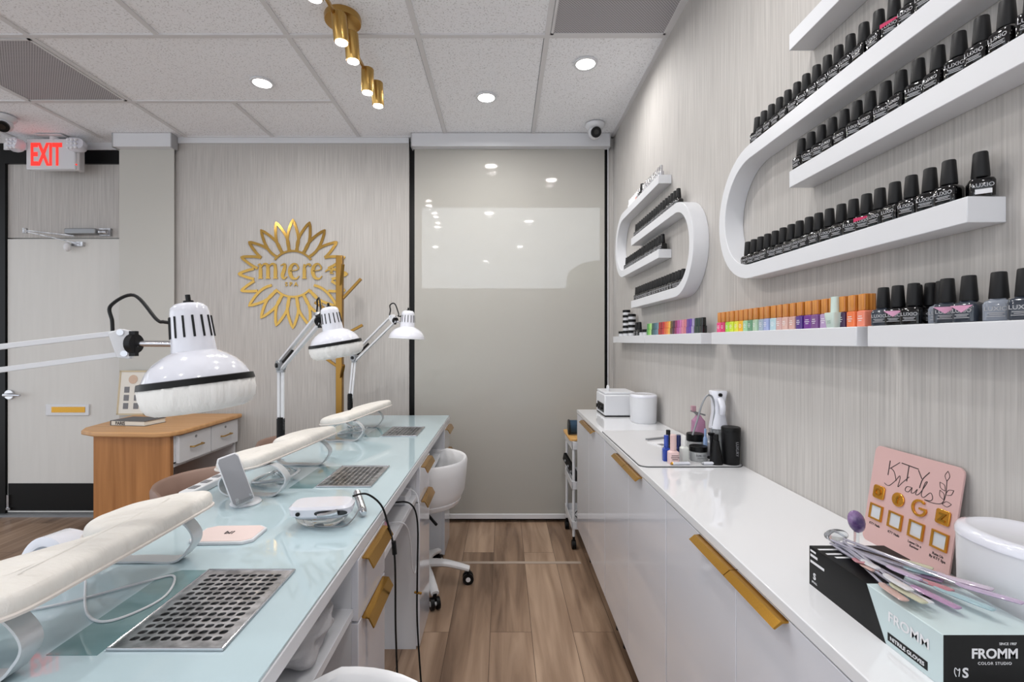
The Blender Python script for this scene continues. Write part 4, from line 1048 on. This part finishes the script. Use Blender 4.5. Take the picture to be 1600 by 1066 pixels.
simple_bottle('polish_bottle', at(1044, 1.62), 1.62, .012, .04, .05, M_bottle, M_blackp, 'black bottle behind the bright blue one on the mat', cat='polish bottle')
simple_bottle('polish_bottle', at(1060, 1.585), 1.585, .013, .04, .04, M_navy, M_navy, 'navy bottle behind the blush pink bottle', cat='polish bottle')
simple_bottle('dropper_bottle', at(1069, 1.545), 1.545, .013, .05, .035, mat('milky', (214, 216, 212), .3), mat('milky_cap', (222, 222, 220), .35), 'milky white bottle right of the blush bottle', cw=.5)
def jarq(px, Y, r, h, label, ml, z=MZ):
    x = at(px, Y); k = thing('cream_jar', label, 'jar', (x, Y, z))
    MB().lathe([(r*.94, 0), (r, .003), (r, h*.62), (r*.9, h*.66)], (x, Y, z), 32).build('jar_body', mat('jar_clear', (206, 208, 208), .1, trans=.35), k)
    MB().lathe([(r*1.02, h*.665), (r*1.02, h*.98), (r*.98, h)], (x, Y, z), 32).build('lid', M_black, k)
    t_ = text_mb('NAIL GEL', .0085, .0004, on_y((x, Y-r-.0006, z+h*.38)), offset=.0002); t_.box(x-r*.5, x+r*.5, Y-r-.0006, Y-r-.0002, z+h*.24, z+h*.27)
    t_.build('label_print', M_labeld, k, smooth=False)
jarq(1091, 1.565, .028, .048, 'clear jar with black lid in front on the mat', None)
jarq(1086, 1.64, .028, .075, 'taller black-lidded jar behind the front jar', None)
simple_bottle('glue_bottle', at(1102, 1.60), 1.60, .006, .07, .028, mat('sky_blue', (150, 175, 215), .3), mat('sky_cap', (140, 165, 205), .3), 'slim pale blue bottle between the jars and the black tube')
simple_bottle('dropper_bottle', at(1108, 1.62), 1.62, .014, .055, .02, M_label, M_white, 'white bottle behind the black tube on the mat')
# pink bottle
x, y = at(1091, 1.75), 1.75
k = thing('perfume_bottle', 'pink tall bottle with square cap at the back of the mat', 'bottle', (x, y, MZ))
MB().loft([(0, .026, .022), (.004, .028, .024), (.10, .022, .019), (.112, .012, .011), (.12, .008, .008)], (x, y, MZ), 24, 3.5).build('bottle_body', mat('pink_glass', (190, 140, 172), .12, trans=.3), k)
MB().box(x-.026, x-.010, y-.008, y+.008, MZ+.134, MZ+.155).build('cap', mat('dusty_cap', (178, 140, 150), .3), k, bev=.002)
MB().cyl((x, y, MZ+.118), (x-.018, y, MZ+.136), .004).cyl((x-.028, y, MZ+.136), (x+.026, y, MZ+.120), .003).build('clip', M_grey, k)
# gooseneck with clamp
k = thing('gooseneck_holder', 'grey gooseneck arc with a black clip on the mat', 'holder', (at(1120, 1.58), 1.58, MZ))
q0 = 1.60
P = [(at(a, q0), q0, 1.255-(b_-533)*q0/740) for a, b_ in ((1082, 680), (1090, 655), (1096, 634), (1104, 619), (1112, 620), (1117, 636), (1115, 655), (1112, 676))]
MB().tube(P, .0032, 8, 8).build('neck', M_grey, k)
x = at(1112, q0); z = 1.255-(678-533)*q0/740
MB().box(x-.010, x+.034, q0-.008, q0+.008, z-.006, z+.004).box(x-.004, x+.004, q0-.006, q0+.006, MZ, z).box(x-.02, x+.02, q0-.02, q0+.02, MZ, MZ+.004).build('clip', M_blackp, k, bev=.002)
# mist spray bottle
x, y = .732, 1.612
k = thing('spray_bottle', 'white mist spray bottle with trigger against the wall', 'spray bottle', (x, y, MZ))
MB().loft([(0, .026, .026), (.004, .028, .028), (.095, .027, .027), (.10, .02, .02)], (x, y, MZ), 28, 2.2).build('clear_tank', mat('tank_clear', (225, 228, 230), .1, trans=.7), k)
MB().cyl((x, y, MZ+.004), (x, y, MZ+.1), .010).build('pump_tube', M_label, k)
MB().loft([(.098, .029, .029), (.104, .029, .028), (.15, .021, .020), (.19, .022, .021), (.222, .029, .024), (.226, .027, .022)], (x, y, MZ), 28, 2.6).build('head', M_lampw, k, ang=50)
MB().tube([(x-.004, y-.024, MZ+.200), (x-.004, y-.042, MZ+.178), (x-.004, y-.040, MZ+.150)], lambda t: .011-.002*t, 10, 4, flat=(.7, 1)).build('trigger', M_lampw, k)
MB().cyl((x-.004, y-.018, MZ+.213), (x-.004, y-.029, MZ+.213), .006).build('nozzle', M_black, k)
# black tumbler
x, y = .731, 1.520
k = thing('tumbler', 'black cylindrical canister at the right of the mat', 'canister', (x, y, MZ))
MB().lathe([(.024, 0), (.026, .003), (.0285, .10), (.0285, .104)], (x, y, MZ), 32).build('canister_body', M_blackp, k)
MB().lathe([(.029, .1045), (.029, .116), (.027, .119)], (x, y, MZ), 32).build('lid', M_black, k)
text_mb('LUXURY', .012, .0004, frame((x+.003, y-.0282, MZ+.052), (0, 0, -1), (1, 0, 0)), offset=.0002).build('label_print', M_labeld, k, smooth=False)
# black tube
x, y = at(1119, 1.515), 1.515
k = thing('cosmetic_tube', 'black tapered tube standing left of the canister', 'tube', (x, y, MZ))
MB().loft([(0, .020, .016), (.004, .021, .016), (.075, .009, .009), (.078, .006, .006)], (x, y, MZ), 24, 2.2).build('tube_body', M_blackp, k)
MB().lathe([(.008, .0781), (.007, .095), (.005, .096)], (x, y, MZ), 16).build('cap', M_black, k)
# pens
def pen(px0, px1, Y, lb):
    x0, x1 = at(px0, Y), at(px1, Y)
    k = thing('white_pen', lb, 'pen', ((x0+x1)/2, Y, MZ))
    MB().cyl((x0+.006, Y, MZ+.0052), (x1, Y+.004, MZ+.0052), .005, seg=14).build('barrel', M_lampw, k)
    MB().cyl((x0-.001, Y, MZ+.0052), (x0+.006, Y, MZ+.0052), .002, .005, seg=14).build('tip', M_gold if px0 < 1080 else M_grey, k)
pen(1048, 1078, 1.503, 'white pen lying below the blush bottle at the mat edge')
pen(1096, 1128, 1.505, 'white pen lying below the black tube at the mat edge')
k = thing('paper_sachet', 'small white printed sachet lying on the mat behind the bottles', 'sachet', (.62, 1.82, MZ))
A = Matrix.Translation((.60, 1.80, MZ)) @ Matrix.Rotation(R(20), 4, 'Z')
MB().box(-.03, .035, -.04, .04, 0, .003).mesh(A).build('sachet_body', M_label, k); MB().box(-.018, .006, -.03, .0, .003, .0035).mesh(A).build('print', M_labeld, k, smooth=False)
k = tag(MB().bar((.57, 1.88, MZ+.003), (.69, 1.93, MZ+.003), .014, .006).build('nail_file', M_grey), 'grey nail file lying at the back of the mat', 'nail file')

# ================================================================ SIGN, GLOVE BOX, SWATCHES
SO = Vector((.7270, .960, CZ)); SR = Vector((.7295, .796, CZ))      # bottom-left, bottom-right in the view
ux = (SR-SO).normalized(); topd = Vector((.030, .008, .186)); uy = (topd-ux*topd.dot(ux)).normalized()
SM = frame(SO, ux, uy); Wd = (SR-SO).length+.018; Hd = .190
k = thing('acrylic_sign', 'pink acrylic sign reading KTY Nails with gold icons, leaning on the wall', 'sign', (.74, .88, CZ))
MB().prism(rrect(0, Wd, 0, Hd, .012), -.003, 0, SM).build('plate', mat('sign_pink', (204, 168, 165), .2, coat=.3), k, smooth=False)
b = MB()
def sg(pts, w_=.0012, sm=6): b.ribbon([(x*Wd/100, Hd-y*Hd/100, w_) for x, y in pts], .0004, SM @ Matrix.Translation((0, 0, .0001)), sm)
# KTY
sg([(21, 12), (21, 27)], .0016, 1); sg([(33, 11), (27, 16), (22, 20)]); sg([(23, 19), (28, 22), (32, 30)])
sg([(35, 11), (55, 12)], .0016, 1); sg([(44, 12), (44, 27)], .0016, 1); sg([(55, 13), (60, 20)], .0014, 1); sg([(67, 12), (61, 20), (59, 29)], .0014)
# Nails script
sg([(18, 36), (24, 37), (31, 30), (35, 24), (36, 27), (35, 35), (39, 30), (46, 22)], .001)
sg([(50, 31), (45, 32), (44, 36), (48, 36), (51, 31), (51, 36), (54, 35), (57, 31), (56, 36), (60, 34), (66, 22), (64, 23), (62, 34), (65, 36), (71, 30), (74, 34), (72, 37), (66, 38), (76, 38), (84, 35), (86, 26), (85, 14)], .001)
for lx, ly, a in ((85, 15, 92), (85, 32, 125), (86, 27, 40), (84, 36, 15), (85, 24, 135)):
    ca, sa = math.cos(R(a))*9, -math.sin(R(a))*9; pts = []
    for s_ in (1, -1): sg([(lx, ly), (lx+ca*.5-sa*.26*s_, ly+sa*.5+ca*.26*s_), (lx+ca, ly+sa)], .0007, 4)
b.build('brand_lettering', M_ink, k, smooth=False)
def onp(x, y, z=0): return SM @ Matrix.Translation((x*Wd/100, Hd-y*Hd/100, z))
M_icon = mat('icon_gold', (226, 162, 66), .15, metal=.9)
for i, (kind, lab_) in enumerate((('cam', ''), ('f', ''), ('G', ''), ('Z', ''))):
    x = 14+25.5*i*.96; y = 47
    b = MB(); r_ = .0130
    if kind in 'cam' : b.prism([(px_-0, py_) for px_, py_ in rrect(-r_, r_, -r_, r_, .005)], 0, .003, onp(x, y)); 
    elif kind == 'f': b.prism([(r_*math.cos(R(a)), r_*math.sin(R(a))) for a in range(0, 360, 15)], 0, .003, onp(x, y))
    elif kind == 'G': b.ribbon([(r_*math.cos(R(a)), r_*math.sin(R(a)), .004) for a in range(50, 361, 10)]+[(.0, -.0005, .004)], .003, onp(x, y))
    else: b.prism(rrect(-.0125, .0125, -.0125, .0125, .004), 0, .003, onp(x, y))
    o = b.build('gold_icon', M_icon, k, bev=.0008)
    b = MB()
    if kind == 'cam': b.ribbon([(.006*math.cos(R(a)), .006*math.sin(R(a)), .0022) for a in range(0, 361, 20)], .0015, onp(x, y, .003))
    elif kind == 'f': b = text_mb('f', .020, .0015, onp(x, y, .0035) @ Matrix.Translation((0, -.007, 0)), offset=.0005)
    elif kind == 'Z': b = text_mb('Z', .018, .0015, onp(x, y, .0035) @ Matrix.Translation((0, -.0065, 0)), offset=.0008)
    if b.v: b.build('icon_relief', M_gold, o, smooth=False)
    # gold frame with a blank card (code left out)
    y2 = 68; b = MB(); a_ = .0150; c_ = .0118
    for (u0, u1, v0, v1) in ((-a_, a_, c_, a_), (-a_, a_, -a_, -c_), (-a_, -c_, -c_, c_), (c_, a_, -c_, c_)): b.add([onp(x, y2) @ Vector(q) for q in ((u0,v0,0),(u1,v0,0),(u1,v1,0),(u0,v1,0),(u0,v0,.003),(u1,v0,.003),(u1,v1,.003),(u0,v1,.003))], [(0,3,2,1),(4,5,6,7),(0,1,5,4),(1,2,6,5),(2,3,7,6),(3,0,4,7)])
    b.build('gold_frame', M_icon, k, smooth=False)
    MB().prism([(-c_, -c_), (c_, -c_), (c_, c_), (-c_, c_)], .0001, .0008, onp(x, y2)).build('blank_card', mat('card_grey', (196, 200, 206), .4), k, smooth=False)
    tx = ['KTY Nails', 'KTY Nails', 'Leave Us a\nReview', 'Rate Us\nBy KTY Spa'][i]
    text_mb(tx, .0062, .0003, onp(x, 82, .0003), offset=.0001).build('caption', M_ink, k, smooth=False)

# glove box
gx0, gx1, gy0, gy1, gh = .503, .625, .541, .777, .062
M_gb = mat('box_black', (11, 12, 13), .4, spec=.3); M_gm = mat('box_mint', (196, 212, 214), .4)
k = thing('glove_box', 'black and pale mint FROMM glove carton on the countertop', 'carton', (.564, .66, CZ))
MB().box(gx0, gx1, gy0, gy1, CZ, CZ+gh).build('carton', M_gm, k, bev=.001)
e1 = .0004
MB().prism([(0, 0), (gy1-.622, 0), (gy1-.655, gh), (0, gh)], 0, e1, frame((gx0, gy1, CZ), (0, -1, 0), (0, 0, 1))).build('black_print', M_gb, k, smooth=False)
MB().prism([(0, 0), (.122, 0), (.122, .05), (.05, .121-.0), (0, .121)], 0, e1, frame((gx0, gy1, CZ+gh), (1, 0, 0), (0, -1, 0)).__matmul__(Matrix.Scale(-1, 4, (0, 0, 1)))).build('black_print', M_gb, k, smooth=False)
MB().prism([(0, 0), (.122, 0), (.122, gh), (0, gh)], 0, e1, on_y((gx0, gy0, CZ))).build('black_print', M_gb, k, smooth=False)
def side(u, v, z=e1): return on_x((gx0-z-.0002, gy1-u, CZ+v))
t_ = MB()
for (u0, u1, v0, v1) in ((.003, .020, .047, .051), (.003, .036, .037, .041), (.003, .016, .055, .058)): t_.box(gx0-e1-.0003, gx0-e1, gy1-u1, gy1-u0, CZ+v0, CZ+v1)
t_.build('lettering', M_label, k, smooth=False); t_ = MB()
for (u0, u1, v0, v1) in ((.004, .04, .108, .113), (.006, .03, .092, .097), (.012, .035, .08, .085)): t_.box(gx0+u0, gx0+u1, gy1-(.121-v0)-.005, gy1-(.121-v0), CZ+gh+e1, CZ+gh+e1+.0002)
t_.build('stripes', M_label, k, smooth=False); t_ = MB()
q = text_mb('S', .014, .0003, side(.013, .013), offset=.0004); t_.add(q.v, q.f); q = text_mb('SMALL', .0045, .0003, side(.013, .006)); t_.add(q.v, q.f)
q = text_mb('FROMM', .0175, .0003, side(.189, .0335, .0004), offset=.0003); t_.add(q.v, q.f)
t_.build('lettering', M_label, k, smooth=False); t_ = MB()
q = text_mb('FROMM', .0155, .0003, on_y((gx0+.058, gy0-e1-.0003, CZ+.036)), offset=.0004); t_.add(q.v, q.f)
q = text_mb('COLOR STUDIO', .0046, .0003, on_y((gx0+.058, gy0-e1-.0003, CZ+.0285)), spacing=1.2); t_.add(q.v, q.f)
q = text_mb('SINCE 1907', .0040, .0003, on_y((gx0+.073, gy0-e1-.0003, CZ+.051))); t_.add(q.v, q.f)
q = text_mb('S', .0155, .0003, on_y((gx0+.0245, gy0-e1-.0003, CZ+.014)), offset=.0004); t_.add(q.v, q.f)
t_.ribbon([(.010, .003, .0008), (.008, .008, .0008), (.009, .013, .0008), (.012, .010, .0008), (.014, .012, .0008), (.013, .003, .0008)], .0003, on_y((gx0+.004, gy0-e1-.0002, CZ+.012)), 4)
t_.build('lettering', M_label, k, smooth=False)
MB().box(gx0-.0004, gx0, .561, .619, CZ+.007, CZ+.0175).build('black_bar', M_gb, k, smooth=False)
MB().box(gx0+.035, gx0+.055, gy0+.075, gy0+.086, CZ+gh, CZ+gh+.0003).build('black_bar', M_gb, k, smooth=False)
text_mb('NITRILE GLOVES', .0068, .0003, side(.187, .0098, .0004), offset=.0001).build('bar_lettering', M_label, k, smooth=False)

# swatch sticks: each fanned stick from a ring
ZB = CZ+gh+e1
k = thing('swatch_fan', 'bunch of clear nail swatch sticks on a ring lying on the glove carton', 'swatch set', (.56, .66, ZB))
tips = [((226, 176, 186), .10), ((196, 158, 194), .30), ((226, 190, 180), .42), ((206, 140, 150), .55), ((178, 206, 214), .68), ((214, 212, 184), .78), ((232, 232, 236), .50), ((204, 186, 212), .2), ((220, 206, 222), .35), ((240, 240, 244), .6)]
random.seed(21)
for i in range(20):
    a = R(random.uniform(-14, 40)); L = .075+.130*((i*7) % 20)/20+random.uniform(0, .01)
    d = Vector((math.sin(a), -math.cos(a), 0)); sx_, sy_ = .540+random.uniform(-.010, .012), .768+random.uniform(-.012, 0)
    if sx_+d.x*L > .628: d = Vector(((.626-sx_)/L, -1, 0)).normalized()
    zz = ZB+.0028+.0016*(i % 9)
    p0 = Vector((sx_, sy_, zz)); p1 = p0+d*L*.72; p2 = p0+d*L; p2.z += random.uniform(0, .006)
    st_ = MB().tube([p0, p1], .0022, 8, flat=(.6, 1)).build('stick', mat('stick_clear', (214, 212, 226), .1, trans=.6), k)
    MB().tube([p1-d*.006, p1+d*.006, p2-d*.006, p2], lambda t: .0062*(.5+.6*math.sin(math.pi*min(1, t*.85+.1))), 12, 3, flat=(.35, 1)).build('nail_tip', mat('tip_%d' % (i % 10), tips[i % 10][0], .06, coat=.6, trans=.35), st_)
b = MB().tube([(.532, .775, ZB+.012), (.545, .782, ZB+.020), (.562, .776, ZB+.012), (.548, .768, ZB+.004)], .0013, 8, 6, True); b.build('ring', M_chrome, k)
MB().sphere((.548, .779, ZB+.016), .020, 24, .5, 1, .35).build('clear_disc', M_clear, k)
o = MB().sphere((0, 0, 0), .017, 24, 1.15, .8, .55)
o.mesh(Matrix.Translation((.597, .800, CZ+.093)) @ Matrix.Rotation(R(-20), 4, 'Y')); am = o.build('stone', noise_col(mat('amethyst', (110, 84, 130), .1, coat=.6), (78, 58, 104), (140, 112, 156), (1, 1, 1), 60), None)
st2 = thing('stone_stand', 'polished purple stone on a clear stand behind the glove carton', 'ornament', (.597, .800, CZ))
am.parent = st2; am.location = am.location-st2.location
MB().cyl((.597, .800, CZ), (.597, .800, CZ+.076), .004).lathe([(.018, 0), (.018, .003)], (.597, .800, CZ)).build('stand', M_clear, st2)

# ================================================================ TROLLEY
k = thing('utility_trolley', 'white three-tier trolley with casters past the cabinet end', 'trolley', (.56, 3.03, 0))
tx0, tx1, ty0, ty1 = .415, .70, 2.85, 3.18
for x in (tx0+.012, tx1-.012):
    for y in (ty0+.012, ty1-.012):
        MB().cyl((x, y, .075), (x, y, .647), .009).build('post', M_white, k)
        w_ = MB().cyl((x-.012, y, .026), (x+.012, y, .026), .026, seg=20).cyl((x, y, .03), (x, y, .08), .008).build('caster', M_black, k)
for z in (.12, .36, .60):
    b = MB().box(tx0+.004, tx1-.004, ty0+.004, ty1-.004, z, z+.004)
    for (a0, a1, c0, c1) in ((tx0, tx1, ty0, ty0+.004), (tx0, tx1, ty1-.004, ty1), (tx0, tx0+.004, ty0, ty1), (tx1-.004, tx1, ty0, ty1)): b.box(a0, a1, c0, c1, z, z+.048)
    b.build('tray', M_white, k, bev=.001)
tag(MB().prism(rrect(tx0-.012, tx1, ty0+.016, ty1, .02), .648, .664).build('wooden_tray', wood('bamboo', (200, 150, 84), (222, 176, 110), 'y'), bev=.003), 'amber wooden board on top of the trolley', 'board')
k = thing('bluetooth_speaker', 'dark blue cylinder speaker on the trolley top', 'speaker', (.47, 3.0, .664))
MB().cyl((.42, 3.0, .711), (.52, 3.0, .711), .043, seg=32).build('speaker_body', mat('fabric_blue', (36, 62, 84), .8), k)
for x in (.417, .523): MB().cyl((x-.004, 3.0, .711), (x+.004, 3.0, .711), .047, seg=32).build('end_ring', M_blackp, k)
MB().cyl((.411, 3.0, .711), (.414, 3.0, .711), .034, seg=28).build('bass_cone', mat('cone', (60, 64, 66), .5), k)
k = thing('black_tool_case', 'black tool roll leaning out of the trolley middle tier', 'case', (.45, 3.0, .365))
MB().bar((.405, 3.12, .50), (.47, 2.89, .385), .02, .05).build('case_body', M_blackp, k, bev=.003)
b = MB()
for i in range(4): f = .2+.2*i; b.cyl((.405+.065*f-.012, 3.12-.23*f, .50-.115*f), (.405+.065*f-.02, 3.12-.23*f, .50-.115*f), .009, seg=12)
b.build('tool_end', M_grey, k)
cord('coiled_cable', 'black cable coiled in the trolley bottom tier', [(.46, 2.90, .13), (.44, 2.95, .16), (.50, 3.05, .17), (.56, 2.98, .13), (.48, 2.92, .15), (.45, 3.08, .14)], .003, M_black)

# floor strip
struct(MB().box(-.345, .44, 2.665, 2.69, 0, .003).build('trim_7', mat('strip', (176, 160, 146), .35), smooth=False))
